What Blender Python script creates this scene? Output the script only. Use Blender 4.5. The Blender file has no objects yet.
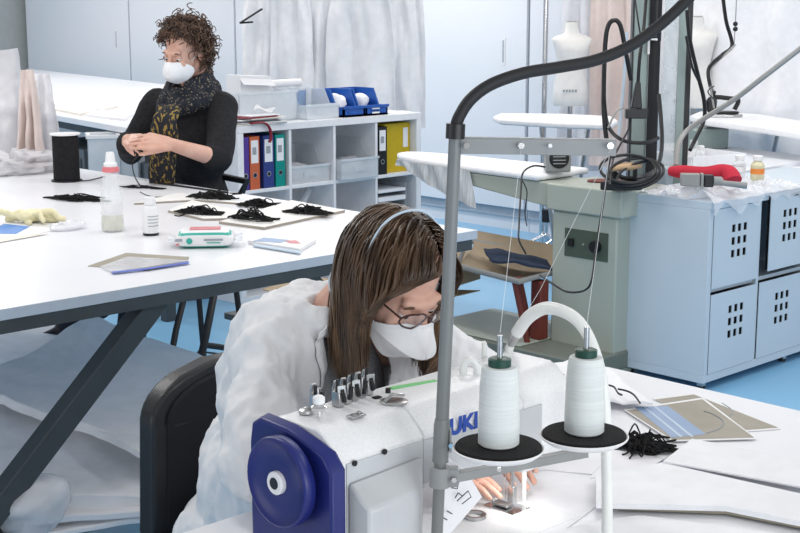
import bpy, bmesh, math, random
from mathutils import Vector, Matrix, noise
random.seed(7)
sc = bpy.context.scene
C = sc.collection
PI = math.pi
rad = math.radians
# ------------------------------------------------------------------ camera (x runs along the long table edges, y across them)
CAM_H = 1.65; PITCH = rad(10.75); FPX = 1375.0; YAW = rad(-44.4)
cam_d = bpy.data.cameras.new('camera'); cam = bpy.data.objects.new('camera', cam_d); C.objects.link(cam)
cam.location = (0, 0, CAM_H); cam.rotation_euler = (PI/2 - PITCH, 0, YAW)
cam_d.sensor_width = 36; cam_d.lens = FPX/800*36; cam_d.clip_end = 60; cam_d.clip_start = .05
sc.camera = cam
_R = cam.rotation_euler.to_matrix()
RX = _R @ Vector((1, 0, 0))                      # to the right along the floor
FW = Vector((-math.sin(YAW), math.cos(YAW), 0))  # ahead along the floor
def ray(x, y): return _R @ Vector(((x-400)/FPX, (266.5-y)/FPX, -1))
O = Vector((0, 0, CAM_H))
def at_z(x, y, z):
    r = ray(x, y); return O + r*((z-CAM_H)/r.z)
def at_x(x, y, u):
    r = ray(x, y); return O + r*(u/r.x)
def at_y(x, y, v):
    r = ray(x, y); return O + r*(v/r.y)
def at_d(x, y, D):
    r = ray(x, y); return O + r*(D/r.dot(FW))
def V3(*a): return Vector(a)
# ------------------------------------------------------------------ materials
_m = {}
def mat(name, col, rough=.5, metal=0, col2=None, scale=20, bump=0, bscale=None, alpha=1, trans=0, sheen=0, stretch=None, ior=1.45, emit=0, sss=0, coat=0, detail=4, lo=.35, hi=.65):
    if name in _m: return _m[name]
    m = bpy.data.materials.new(name); m.use_nodes = True
    nt = m.node_tree; b = nt.nodes['Principled BSDF']
    b.inputs['Base Color'].default_value = (*col, 1)
    b.inputs['Roughness'].default_value = rough; b.inputs['Metallic'].default_value = metal
    b.inputs['IOR'].default_value = ior
    b.inputs['Alpha'].default_value = alpha
    b.inputs['Transmission Weight'].default_value = trans
    b.inputs['Sheen Weight'].default_value = sheen
    b.inputs['Coat Weight'].default_value = coat
    if sss:
        b.inputs['Subsurface Weight'].default_value = sss; b.inputs['Subsurface Radius'].default_value = (.01, .004, .002)
    if emit:
        b.inputs['Emission Color'].default_value = (*col, 1); b.inputs['Emission Strength'].default_value = emit
    tc = nt.nodes.new('ShaderNodeTexCoord'); mp = nt.nodes.new('ShaderNodeMapping')
    nt.links.new(tc.outputs['Object'], mp.inputs['Vector'])
    if stretch: mp.inputs['Scale'].default_value = stretch
    c2 = col2 or tuple(min(1, c*.94) for c in col)
    n = nt.nodes.new('ShaderNodeTexNoise'); n.inputs['Scale'].default_value = scale; n.inputs['Detail'].default_value = detail
    nt.links.new(mp.outputs['Vector'], n.inputs['Vector'])
    r = nt.nodes.new('ShaderNodeValToRGB'); r.color_ramp.elements[0].color = (*col, 1); r.color_ramp.elements[1].color = (*c2, 1)
    r.color_ramp.elements[0].position = lo; r.color_ramp.elements[1].position = hi
    nt.links.new(n.outputs['Fac'], r.inputs['Fac']); nt.links.new(r.outputs['Color'], b.inputs['Base Color'])
    if bump:
        n2 = nt.nodes.new('ShaderNodeTexNoise'); n2.inputs['Scale'].default_value = bscale or scale*4; n2.inputs['Detail'].default_value = 3
        nt.links.new(mp.outputs['Vector'], n2.inputs['Vector'])
        bp = nt.nodes.new('ShaderNodeBump'); bp.inputs['Strength'].default_value = bump; bp.inputs['Distance'].default_value = .004
        nt.links.new(n2.outputs['Fac'], bp.inputs['Height']); nt.links.new(bp.outputs['Normal'], b.inputs['Normal'])
    _m[name] = m
    return m
M = dict(
 floor=mat('blue epoxy floor', (.20,.44,.67), .28, col2=(.235,.48,.71), scale=1.2, bump=.03, bscale=30),
 laminate=mat('white laminate', (.83,.84,.87), .28, col2=(.80,.81,.85), scale=3),
 lamedge=mat('grey laminate edge', (.50,.56,.63), .4),
 steel_dark=mat('dark grey steel', (.045,.055,.06), .45, col2=(.06,.07,.075), scale=8),
 cupboard=mat('pale blue grey cupboard', (.77,.79,.83), .45, col2=(.75,.775,.82), scale=1.5),
 cupseam=mat('cupboard seam grey', (.42,.46,.51), .5),
 wallm=mat('white wall paint', (.74,.77,.81), .7, col2=(.71,.75,.79), scale=2),
 white_board=mat('white shelf board', (.82,.83,.86), .4),
 white_pl=mat('white plastic', (.84,.84,.85), .35),
 cabinet=mat('pale blue white cabinet', (.56,.635,.70), .4, col2=(.545,.62,.685), scale=4),
 black=mat('black plastic', (.012,.012,.014), .38),
 blackr=mat('black rubber', (.015,.015,.017), .6),
 blackfab=mat('black mesh fabric', (.012,.012,.015), .85, bump=.4, bscale=500),
 beige=mat('grey green enamel', (.41,.445,.39), .42, col2=(.39,.425,.37), scale=3),
 beigedk=mat('dark grey green enamel', (.17,.19,.165), .5),
 panel=mat('dark green panel', (.075,.10,.075), .4),
 cloth=mat('white cloth', (.86,.865,.89), .85, bump=.45, bscale=28, sheen=.2),
 paper=mat('white paper', (.83,.83,.85), .75, col2=(.80,.80,.83), scale=10),
 card=mat('cream card', (.78,.74,.68), .75),
 tulle=mat('white tulle', (.84,.83,.86), .8, alpha=.62, bump=.3, bscale=200),
 pink=mat('pale pink tulle', (.80,.68,.64), .8, alpha=.85, bump=.2, bscale=150),
 coat=mat('white nonwoven coat', (.82,.83,.85), .65, bump=.75, bscale=24, alpha=.97),
 grey_shirt=mat('grey marl jersey', (.17,.18,.20), .9, col2=(.27,.28,.30), scale=260, bump=.2),
 skin=mat('skin', (.68,.42,.33), .5, col2=(.61,.34,.26), scale=14, bump=.08, bscale=250, sss=.08),
 hair_b=mat('brown straight hair', (.034,.019,.011), .40, col2=(.115,.066,.037), scale=30, stretch=(1,1,.25), detail=6),
 hair_l=mat('caramel streaked hair', (.085,.048,.025), .38, col2=(.20,.12,.062), scale=30, stretch=(1,1,.25)),
 hair_c=mat('brown curly hair', (.032,.017,.011), .45, col2=(.14,.078,.048), scale=40),
 lips=mat('lips', (.45,.16,.14), .4),
 eye=mat('eye white', (.75,.73,.70), .2), iris=mat('dark iris', (.03,.02,.015), .15),
 knit=mat('charcoal knit', (.008,.008,.010), .95, col2=(.015,.015,.018), scale=70, bump=.6, bscale=160),
 scarf=mat('navy scarf with pale flecks', (.012,.015,.024), .9, col2=(.20,.17,.12), scale=120, bump=.5, bscale=90, lo=.60, hi=.64, detail=2),
 scarf_tail=mat('navy scarf end with mustard strokes', (.014,.016,.022), .9, col2=(.28,.19,.05), scale=62, bump=.4, bscale=90, lo=.555, hi=.59, stretch=(1.5,1.5,.6), detail=3),
 denim=mat('dark navy trousers', (.012,.016,.03), .9),
 mask=mat('white mask fleece', (.86,.87,.89), .8, bump=.1, bscale=200),
 strap=mat('pale blue elastic', (.55,.66,.76), .7),
 glass=mat('clear lens', (.9,.93,.95), .03, trans=.0, alpha=.16),
 frame=mat('dark red brown frame', (.05,.02,.018), .3),
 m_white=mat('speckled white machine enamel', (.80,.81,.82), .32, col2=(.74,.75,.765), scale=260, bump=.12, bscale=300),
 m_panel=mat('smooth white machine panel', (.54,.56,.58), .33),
 m_blue=mat('blue machine plastic', (.011,.018,.14), .36, col2=(.013,.021,.155), scale=8),
 logo_b=mat('blue lettering', (.01,.06,.36), .4),
 green=mat('green tape', (.22,.62,.25), .5),
 steel=mat('brushed steel', (.55,.55,.55), .28, 1, col2=(.45,.45,.45), scale=60),
 chrome=mat('chrome', (.75,.75,.76), .1, 1),
 rod=mat('grey lacquered rod', (.19,.20,.20), .38),
 rodl=mat('light grey bracket', (.28,.29,.29), .4),
 cordblk=mat('matt black cord', (.004,.004,.005), .9, col2=(.007,.007,.008)),
 boardtop=mat('off white foam board', (.80,.79,.77), .6), boardedge=mat('tan board edge', (.36,.32,.27), .8),
 foam=mat('black sponge disc', (.006,.006,.007), .95, bump=.5, bscale=500),
 thread=mat('white thread winding', (.72,.75,.74), .75, col2=(.66,.69,.68), scale=30, stretch=(.4,.4,9), bump=.25, bscale=160),
 spool_g=mat('dark green spool core', (.012,.06,.04), .4),
 line=mat('white sewing thread', (.86,.86,.86), .6, alpha=.75),
 pipe=mat('white curved pipe', (.80,.82,.80), .32),
 tan=mat('tan cardboard', (.40,.31,.21), .8, col2=(.36,.28,.185), scale=8),
 navy=mat('navy cloth', (.018,.035,.075), .9, bump=.3),
 rust=mat('rust red steel', (.16,.03,.02), .5),
 red=mat('red padded fabric', (.52,.02,.045), .8, bump=.4, bscale=60),
 purple=mat('purple binder', (.085,.04,.28), .4), orange=mat('orange binder', (.58,.13,.05), .4),
 bblue=mat('navy blue binder', (.03,.05,.22), .4), teal=mat('teal binder', (0,.27,.24), .4),
 yellow=mat('yellow binder', (.58,.41,.01), .45), bblack=mat('black binder', (.012,.012,.014), .4),
 binblue=mat('blue plastic bin', (.015,.10,.42), .38), clear=mat('frosted clear plastic', (.80,.85,.90), .25, alpha=.45),
 film=mat('crumpled clear film', (.88,.89,.93), .14, alpha=.55, bump=.7, bscale=60),
 clear2=mat('clear bottle plastic', (.88,.91,.92), .08, alpha=.32), liquid=mat('pale yellow liquid', (.80,.78,.62), .1, alpha=.6),
 redp=mat('red pump collar', (.72,.20,.22), .4), slate=mat('dark slate cabinet', (.10,.12,.14), .5, col2=(.13,.15,.17), scale=4),
 latex=mat('pale yellow latex', (.80,.74,.48), .6, bump=.3, bscale=90), bluep=mat('blue print', (.07,.23,.60), .5),
 tealp=mat('teal print', (.04,.42,.34), .5), pinkp=mat('pink print', (.62,.22,.24), .5), greyp=mat('grey print', (.33,.36,.40), .6),
 zip=mat('blue zip strip', (.07,.13,.52), .4), taupe=mat('taupe print', (.29,.26,.20), .45, col2=(.34,.31,.25), scale=10),
 maskprint=mat('blue mask print', (.24,.34,.52), .45, col2=(.28,.38,.56), scale=10), greymetal=mat('grey cast metal', (.30,.30,.29), .45),
 manneq=mat('cream dress form', (.78,.77,.75), .7, bump=.1, bscale=150), alu=mat('grey green aluminium', (.27,.33,.32), .4, .3),
 pane=mat('tinted glass pane', (.62,.70,.74), .06, alpha=.35), wood=mat('light wood handle', (.58,.38,.22), .5),
 amber=mat('pale yellow fluid', (.80,.74,.48), .2, alpha=.8), orangep=mat('orange label', (.80,.25,.05), .5),
 ribbon=mat('dark red ribbon', (.30,.03,.05), .6), greysh=mat('grey shelving', (.42,.44,.43), .6), hosegrey=mat('grey hose', (.33,.33,.32), .45),
 silverstripe=mat('silver ironing cloth', (.46,.48,.49), .5, col2=(.66,.68,.70), scale=9, stretch=(8,8,.2)),
 chairleather=mat('black chair shell', (.015,.016,.018), .36, bump=.15, bscale=120),
)
# ------------------------------------------------------------------ mesh builder
class MB:
    def __init__(s): s.v = []; s.f = []; s.mi = []; s.cur = 0
    def add(s, vs, fs):
        o = len(s.v); s.v += [Vector(p) for p in vs]
        for f in fs: s.f.append([o+i for i in f]); s.mi.append(s.cur)
    def box(s, c, d, rz=0, rot=None, taper=1):
        c = Vector(c); hx, hy, hz = d[0]/2, d[1]/2, d[2]/2
        R = rot or Matrix.Rotation(rz, 3, 'Z')
        vs = []
        for z in (-1, 1):
            t = taper if z > 0 else 1
            for x, y in ((-1,-1),(1,-1),(1,1),(-1,1)): vs.append(c + R @ Vector((x*hx*t, y*hy*t, z*hz)))
        s.add(vs, [(3,2,1,0),(4,5,6,7),(0,1,5,4),(1,2,6,5),(2,3,7,6),(3,0,4,7)])
    def box2(s, a, b):
        s.box([(a[i]+b[i])/2 for i in range(3)], [abs(b[i]-a[i]) for i in range(3)])
    def rings(s, rings, cap=True, closed=False):
        n = len(rings[0]); vs = [p for r in rings for p in r]; fs = []
        m = len(rings)
        for i in range(m if closed else m-1):
            for j in range(n):
                a = i*n+j; b = i*n+(j+1) % n; c = ((i+1) % m)*n+(j+1) % n; d = ((i+1) % m)*n+j
                fs.append((a, b, c, d))
        if cap and not closed: fs.append(tuple(range(n-1, -1, -1))); fs.append(tuple(range((m-1)*n, m*n)))
        s.add(vs, fs)
    def tube(s, pts, r, seg=8, cap=True, closed=False, flat=1.0):
        pts = [Vector(p) for p in pts]; n = len(pts)
        rr = r if isinstance(r, (list, tuple)) else [r]*n
        t0 = (pts[1]-pts[0]).normalized()
        up = Vector((0,0,1)) if abs(t0.z) < .9 else Vector((1,0,0))
        x = t0.cross(up).normalized(); out = []
        for i in range(n):
            if closed: t = (pts[(i+1) % n]-pts[i-1])
            else: t = pts[min(i+1, n-1)]-pts[max(i-1, 0)]
            if t.length < 1e-9: t = t0
            t.normalize(); x = (x - t*x.dot(t))
            if x.length < 1e-6: x = t.orthogonal()
            x.normalize(); y = t.cross(x)
            out.append([pts[i] + (x*math.cos(2*PI*k/seg) + y*flat*math.sin(2*PI*k/seg))*rr[i] for k in range(seg)])
        s.rings(out, cap, closed)
    def cyl(s, a, b, r, r2=None, seg=20):
        s.tube([a, b], [r, r if r2 is None else r2], seg)
    def lathe(s, prof, c, seg=28, R=None, sx=1, sy=1, cap=True):
        c = Vector(c); R = R or Matrix.Identity(3)
        s.rings([[c + R @ Vector((r*sx*math.cos(2*PI*k/seg), r*sy*math.sin(2*PI*k/seg), z)) for k in range(seg)] for r, z in prof], cap)
    def ell(s, c, r, R=None, seg=20, rows=12):
        R = R or Matrix.Identity(3); c = Vector(c); rg = []
        for i in range(rows+1):
            a = -PI/2 + PI*i/rows; ca = max(math.cos(a), .02)
            rg.append([c + R @ Vector((r[0]*ca*math.cos(2*PI*k/seg), r[1]*ca*math.sin(2*PI*k/seg), r[2]*math.sin(a))) for k in range(seg)])
        s.rings(rg)
    def cap(s, a, b, r0, r1, seg=14):
        a = Vector(a); b = Vector(b); d = b-a; L = max(d.length, 1e-6); t = d/L
        pts = []; rs = []
        for k in range(4): an = PI/2*(k+.25)/4; pts.append(a - t*r0*math.cos(an)); rs.append(r0*math.sin(an))
        pts.append(a); rs.append(r0); pts.append(b); rs.append(r1)
        for k in range(3, -1, -1): an = PI/2*(k+.25)/4; pts.append(b + t*r1*math.cos(an)); rs.append(r1*math.sin(an))
        x = t.orthogonal().normalized(); y = t.cross(x)
        s.rings([[p + (x*math.cos(2*PI*k/seg)+y*math.sin(2*PI*k/seg))*q for k in range(seg)] for p, q in zip(pts, rs)])
    def prism(s, poly, z0, z1):
        n = len(poly)
        a = [Vector((p[0], p[1], z0 if len(p) < 3 else p[2]+z0)) for p in poly]; b = [Vector((p[0], p[1], z1 if len(p) < 3 else p[2]+z1)) for p in poly]
        s.add(a+b, [tuple(range(n-1, -1, -1)), tuple(range(n, 2*n))] + [(i, (i+1) % n, n+(i+1) % n, n+i) for i in range(n)])
    def slab(s, poly, nrm, th):           # planar polygon thickened along nrm
        nrm = Vector(nrm).normalized()*th; n = len(poly); a = [Vector(p) for p in poly]
        s.add(a+[p+nrm for p in a], [tuple(range(n-1, -1, -1)), tuple(range(n, 2*n))] + [(i, (i+1) % n, n+(i+1) % n, n+i) for i in range(n)])
    def grid(s, fn, nx, ny, th=0):
        top = [[Vector(fn(i/nx, j/ny)) for i in range(nx+1)] for j in range(ny+1)]
        W = nx+1; vs = [p for r in top for p in r]
        fs = [(j*W+i, j*W+i+1, (j+1)*W+i+1, (j+1)*W+i) for j in range(ny) for i in range(nx)]
        if th:
            nr = []
            for j in range(ny+1):
                for i in range(nx+1):
                    du = top[j][min(i+1, nx)]-top[j][max(i-1, 0)]; dv = top[min(j+1, ny)][i]-top[max(j-1, 0)][i]
                    q = du.cross(dv); nr.append(q.normalized() if q.length > 1e-12 else Vector((0,0,1)))
            N = len(vs); vs = vs + [p - q*th for p, q in zip(vs, nr)]
            fs += [(N+f[3], N+f[2], N+f[1], N+f[0]) for f in list(fs)]
            bd = [j*W for j in range(ny, -1, -1)] + [i for i in range(1, nx+1)] + [j*W+nx for j in range(1, ny+1)] + [ny*W+i for i in range(nx-1, 0, -1)]
            for k in range(len(bd)):
                a = bd[k]; b = bd[(k+1) % len(bd)]; fs.append((b, a, N+a, N+b))
        s.add(vs, fs)
    def build(s, name, mats, parent=None, smooth=True, bevel=0, ang=35, bseg=2):
        me = bpy.data.meshes.new(name)
        me.from_pydata([tuple(p) for p in s.v], [], s.f)
        ml = mats if isinstance(mats, (list, tuple)) else [mats]
        for m in ml: me.materials.append(m)
        if len(ml) > 1:
            for p, i in zip(me.polygons, s.mi): p.material_index = i
        bm = bmesh.new(); bm.from_mesh(me); bmesh.ops.recalc_face_normals(bm, faces=bm.faces); bm.to_mesh(me); bm.free()
        return link(name, me, parent, smooth, bevel, ang, bseg)
def pmat(p): return Matrix.Translation(p.location) @ p.rotation_euler.to_matrix().to_4x4()
def wmat(p):
    if p.parent is None: return pmat(p)
    return wmat(p.parent) @ p.matrix_parent_inverse @ pmat(p)
def link(name, me, parent=None, smooth=True, bevel=0, ang=35, bseg=2):
    o = bpy.data.objects.new(name, me); C.objects.link(o)
    if parent is not None:
        o.parent = parent; o.matrix_parent_inverse = wmat(parent).inverted()     # geometry is given in room coordinates
    if smooth and me.polygons:
        me.polygons.foreach_set('use_smooth', [True]*len(me.polygons))
        bm = bmesh.new(); bm.from_mesh(me)
        for e in bm.edges:
            if len(e.link_faces) == 2 and e.calc_face_angle(0) > rad(ang): e.smooth = False
        bm.to_mesh(me); bm.free()
    if bevel:
        b = o.modifiers.new('bevel', 'BEVEL'); b.width = bevel; b.segments = bseg; b.limit_method = 'ANGLE'; b.angle_limit = rad(40)
    return o
def remesh(o, vox, smooth=4, disp=None, name=None, drop=None):
    mod = o.modifiers.new('r', 'REMESH'); mod.mode = 'VOXEL'; mod.voxel_size = vox; mod.use_smooth_shade = True
    if smooth:
        s = o.modifiers.new('s', 'SMOOTH'); s.iterations = smooth; s.factor = .5
    dg = bpy.context.evaluated_depsgraph_get(); dg.update()
    me = bpy.data.meshes.new_from_object(o.evaluated_get(dg))
    o.modifiers.clear(); old = o.data; mats = [m for m in old.materials]; o.data = me
    me.materials.clear()
    for m in mats: me.materials.append(m)
    if disp:
        co = [v.co.copy() for v in me.vertices]; no = [v.normal.copy() for v in me.vertices]
        for v, c, n in zip(me.vertices, co, no): v.co = c + n*disp(c, n)
    if drop:
        bm = bmesh.new(); bm.from_mesh(me)
        bmesh.ops.delete(bm, geom=[f for f in bm.faces if drop(f.calc_center_median())], context='FACES'); bm.to_mesh(me); bm.free()
    me.polygons.foreach_set('use_smooth', [True]*len(me.polygons))
    bpy.data.meshes.remove(old)
    return o
def thing(name, label, cat, loc=(0,0,0), rz=0, group=None):
    o = bpy.data.objects.new(name, None); C.objects.link(o); o.empty_display_size = .1
    o.location = loc; o.rotation_euler = (0,0,rz); o['label'] = label; o['category'] = cat
    if group: o['group'] = group
    return o
def tag(o, label, cat, group=None, kind=None):
    o['label'] = label; o['category'] = cat
    if group: o['group'] = group
    if kind: o['kind'] = kind
    return o
def struct(name, mb, m, **k):
    o = mb.build(name, m, **k); o['kind'] = 'structure'; return o
def dup(root, delta, label):
    r = root.copy(); C.objects.link(r); r.location = root.location + Vector(delta); r['label'] = label
    for ch in root.children:
        c = ch.copy(); C.objects.link(c); c.parent = r
        for g in ch.children:
            d = g.copy(); C.objects.link(d); d.parent = c
    return r
def bez(pts, n=10):                     # smooth curve through points
    P = [Vector(p) for p in pts]; out = []
    for i in range(len(P)-1):
        p0 = P[max(i-1, 0)]; p1 = P[i]; p2 = P[i+1]; p3 = P[min(i+2, len(P)-1)]
        for k in range(n):
            t = k/n
            out.append(.5*((2*p1)+(p2-p0)*t+(2*p0-5*p1+4*p2-p3)*t*t+(3*p1-p0-3*p2+p3)*t**3))
    out.append(P[-1]); return out
def wire(name, pts, r, m, label=None, cat=None, parent=None, n=8, seg=7, group=None):
    b = MB(); b.tube(bez(pts, n), r, seg); o = b.build(name, m, parent)
    if label: tag(o, label, cat, group)
    return o
def nz(p, s): return noise.noise(Vector(p)*s)
def one(name, m, label, cat, fn, group=None, **k):
    b = MB(); fn(b); return tag(b.build(name, m, **k), label, cat, group)
ZT = .95      # cutting table height
ZS = .76      # sewing table height
# ================================================================== SETTING
b = MB(); b.box2((-3,-3,-.1), (7.95,15.5,0)); struct('floor', b, M['floor'], smooth=False)
b = MB(); b.box2((7.86,-3,0), (7.95,15.5,3.3)); struct('wall_right', b, M['wallm'], smooth=False)
b = MB(); b.box2((-3,15.4,0), (7.86,15.5,3.3)); struct('wall_back', b, M['wallm'], smooth=False)
b = MB(); b.box2((7.80,-3,0), (7.86,15.4,.13)); struct('baseboard_right', b, M['wallm'], smooth=False)

# tall sliding-door cupboards along the wall
def cupboard(y0, y1, joints, handles, label):
    t = thing('sliding_door_cupboard', label, 'cupboard', (7.75,(y0+y1)/2,0), group='wall cupboards')
    b = MB(); b.box2((7.70,y0,.10), (7.80,y1,3.0)); b.build('carcass', M['cupseam'], t, smooth=False)
    b = MB(); b.box2((7.72,y0,0), (7.80,y1,.14)); b.build('plinth', M['cupboard'], t, smooth=False)
    e = [y0]+joints+[y1]
    for a, c in zip(e[:-1], e[1:]):
        b = MB(); b.box2((7.672,a+.012,.17), (7.70,c-.012,3.0)); d = b.build('door', M['cupboard'], t, bevel=.004)
        for hy in handles:
            if a < hy < c:
                b = MB(); b.box2((7.668,hy-.02,1.22), (7.673,hy+.02,1.42)); b.cur = 1; b.box2((7.666,hy-.008,1.24), (7.669,hy+.008,1.40)); b.build('handle', [M['white_pl'], M['cupseam']], d)
cupboard(9.95, 13.62, [11.63], [11.86], 'pale grey wall cupboard with sliding doors behind the curly haired woman')
cupboard(6.52, 9.945, [8.2], [6.75], 'pale blue wall cupboard right of the hanging white garments')
cupboard(2.2, 6.515, [4.6], [], 'pale wall cupboard hidden behind the hanging white sheets and dress forms')
# grey shelving at far left
t = thing('shelving_unit', 'grey shelving with stacked flat layers in the top left corner', 'shelf', (7.4,14.4,0))
b = MB(); b.box2((7.2,13.72,0), (7.8,13.86,2.6)); b.build('side_panel', M['greysh'], t, smooth=False)
b = MB(); b.box2((7.1,14.25,0), (7.2,14.40,2.6)); b.build('post', M['white_board'], t, smooth=False)
for k in range(9):
    b = MB(); z = .5+k*.17; b.box2((7.25,13.87,z), (7.8,15.3,z+.13+.02*(k%2))); b.build('layer', M['greysh'], t, bevel=.01)

# ================================================================== BACK TABLES (long white work table behind the standing woman)
RT = rad(9.6)
t = thing('work_table', 'long white work table with papers behind the curly haired woman', 'table', (5.6,9.3,0))
def bt(px, py, z=1.0): return at_z(px, py, z)
pa = bt(56,115); pb = bt(120,126.3); dd = (pb-pa).normalized(); nn = Vector((-dd.y, dd.x, 0)); nn = nn if nn.x > 0 else -nn
nn = Vector((dd.y, -dd.x, 0)); nn = nn if nn.x > 0 else -nn
kb = at_z(32,69,1.0); kc = at_z(136,81,1.0); kd = (kc-kb).normalized()
poly = [pa-dd*1.3, at_z(166,134.5,1.0), at_z(174,85.4,1.0), kb-kd*.15]
b = MB(); b.prism([(p.x,p.y) for p in poly], .965, 1.0); b.build('tabletop', M['laminate'], t, bevel=.003)
cc = sum(poly, Vector())/4; qi = [p+(cc-p).normalized()*.10 for p in poly]
b = MB(); b.prism([(p.x,p.y) for p in qi], .915, .964); b.build('apron', M['steel_dark'], t, smooth=False)
for p in qi:
    b = MB(); b.box((p.x,p.y,.458), (.06,.06,.914)); b.build('leg', M['steel_dark'], t, bevel=.003)
# dark drawer cabinets underneath
for k, (s, lab) in enumerate(((.75,'dark slate drawer cabinet under the back table, nearer the white sacks'), (1.62,'dark slate cabinet under the back table, beside the seamstress with the scarf'))):
    c = pa + dd*(s-.95) + nn*.36
    t = thing('drawer_cabinet', lab, 'cabinet', (c.x,c.y,0), group='cabinets under the back table')
    R = Matrix(((dd.x,nn.x,0),(dd.y,nn.y,0),(0,0,1)))
    b = MB(); b.box((c.x,c.y,.40), (.80,.55,.8), rot=R); b.build('body', M['slate'], t, bevel=.004)
    for z in (.16,.4,.64):
        f = c - nn*.283
        b = MB(); b.box((f.x,f.y,z), (.74,.016,.21), rot=R); d = b.build('drawer', M['slate'], t, bevel=.003)
        f2 = c - nn*.297; b = MB(); b.box((f2.x,f2.y,z+.06), (.16,.012,.014), rot=R); b.build('handle', M['steel_dark'], d)
# clear crate in front of them
def clear_crate(px, py, z0, w, h, dp, label, tilt=0):
    c = at_d(px, py, 7.55); c.z = 0
    t = thing('clear_crate', label, 'box', (c.x,c.y,z0), YAW+tilt, group='clear boxes under the back table')
    R = Matrix.Rotation(YAW+tilt, 3, 'Z')
    b = MB()
    for dx, dy, sx, sy in ((0,-dp/2,w,.006),(0,dp/2,w,.006),(-w/2,0,.006,dp),(w/2,0,.006,dp)):
        p = c + R @ Vector((dx,dy,0)); b.box((p.x,p.y,z0+h/2), (sx,sy,h), rot=R)
    b.box((c.x,c.y,z0+.003), (w,dp,.006), rot=R); b.build('shell', M['clear'], t, smooth=False)
    b = MB()
    for s in (-1,1):
        p = c + R @ Vector((0,s*dp/2,0)); b.box((p.x,p.y,z0+h), (w+.03,.02,.018), rot=R)
        p = c + R @ Vector((s*w/2,0,0)); b.box((p.x,p.y,z0+h), (.02,dp,.018), rot=R)
    b.build('rim', M['white_pl'], t)
clear_crate(104, 160, .0, .16, .95, .2, 'tall frosted clear box at the back table edge, behind the spray bottle', .25)
clear_crate(131, 160, .0, .11, .90, .14, 'narrow frosted clear box at the back table edge, left of the seamstress hands', -.1)

# papers and envelopes on the back table
def sheet(name, pts, z, th, m, label, cat, group=None, bevel=0):
    b = MB(); b.prism([(p.x,p.y) for p in (at_z(x,y,z) for x,y in pts)], z, z+th); return tag(b.build(name, m, bevel=bevel), label, cat, group)
sheet('paper_stack', [(48,100),(75,96),(112,103),(88,109),(52,106)], 1.0, .016, M['paper'], 'flat white paper pile at the back of the table behind', 'paper', 'papers on the back table')
sheet('envelope', [(52,110),(74,105),(118,108),(80,116)], 1.0, .014, M['card'], 'cream envelope lying near the back table edge', 'envelope')
sheet('document_stack', [(86,116),(98,111.5),(134,115),(124,121),(100,118.5)], 1.0, .014, M['paper'], 'loose white documents by the seamstress arm on the back table', 'paper', 'papers on the back table')

# ================================================================== BOOKCASE
BX0, BX1, BY0, BY1, BZ = 4.632, 6.06, 6.0, 6.39, 1.0
t = thing('bookcase', 'white open cube bookcase with colourful binders', 'bookcase', ((BX0+BX1)/2,6.2,0))
def part(name, a, c, m=None, bv=.002): b = MB(); b.box2(a, c); return b.build(name, m or M['white_board'], t, bevel=bv)
part('top_panel', (BX0,BY0,BZ-.04), (BX1,BY1,BZ))
part('side_panel', (BX0,BY0,.04), (BX0+.04,BY1,BZ-.0405)); part('side_panel', (BX1-.04,BY0,.04), (BX1,BY1,BZ-.0405))
part('bottom_panel', (BX0,BY0,0), (BX1,BY1,.0395)); part('back_panel', (BX0+.041,BY1-.012,.041), (BX1-.041,BY1,BZ-.041), bv=0)
CX = [BX0+.04+(BX1-BX0-.08)/4*k for k in range(5)]
for k in (1,2,3): part('divider', (CX[k]-.009,BY0+.005,.041), (CX[k]+.009,BY1-.0125,BZ-.041))
for zz in (.62,.28):
    for k in range(4): part('shelf', (CX[k]+(.0095 if k else .0005),BY0+.005,zz), (CX[k+1]-(.0095 if k<3 else .0005),BY1-.0125,zz+.02))
S1 = .64; S0 = .30
def binder(x0, x1, m, label, lab=True, lean=0, h=.295, y0=BY0+.015, punch=True):
    w = x1-x0; c = ((x0+x1)/2, y0+.14, S1)
    t = thing('ring_binder', label, 'binder', c, group='ring binders in the bookcase')
    b = MB(); b.box2((x0,y0,S1), (x0+.004,y0+.27,S1+h)); b.box2((x1-.004,y0,S1), (x1,y0+.27,S1+h)); b.box2((x0,y0,S1), (x1,y0+.005,S1+h)); b.build('cover', m, t, bevel=.001)
    b = MB(); b.box2((x0+.006,y0+.02,S1+.003), (x1-.006,y0+.25,S1+h-.02)); b.build('pages', M['paper'], t, smooth=False)
    if lab:
        b = MB(); b.box2((x0+w*.16,y0-.0012,S1+h*.50), (x1-w*.16,y0-.0002,S1+h*.93)); lb = b.build('spine_label', M['paper'], t, smooth=False)
        b = MB()
        b.box2((x0+w*.28,y0-.0018,S1+h*.66), (x1-w*.34,y0-.0013,S1+h*.80)); b.build('handwriting', M['greyp'], lb, smooth=False)
    if punch:
        cx = (x0+x1)/2; b = MB(); b.cyl((cx,y0-.002,S1+h*.27), (cx,y0,S1+h*.27), min(.015,w*.28)); hl = b.build('finger_ring', M['chrome'], t)
        b = MB(); b.cyl((cx,y0-.003,S1+h*.27), (cx,y0-.0021,S1+h*.27), min(.011,w*.2)); b.build('finger_hole', M['black'], hl)
xs = [at_y(p, 165, BY0+.015).x for p in (241.5,249.5,260,263,275,276.5,287)]
binder(xs[0], xs[1], M['purple'], 'purple ring binder at the bookcase end, beside the orange one', False)
binder(xs[1]+.001, xs[2], M['orange'], 'orange ring binder between purple and blue binders')
binder(xs[3], xs[4]-.004, M['bblue'], 'navy blue ring binder between orange and teal binders')
binder(xs[4]+.002, xs[6]-.012, M['teal'], 'teal green ring binder against the first bookcase divider')
xk = CX[3]+.012
binder(xk+.01, xk+.085, M['bblack'], 'black ring binder with long white spine label', h=.29)
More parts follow.
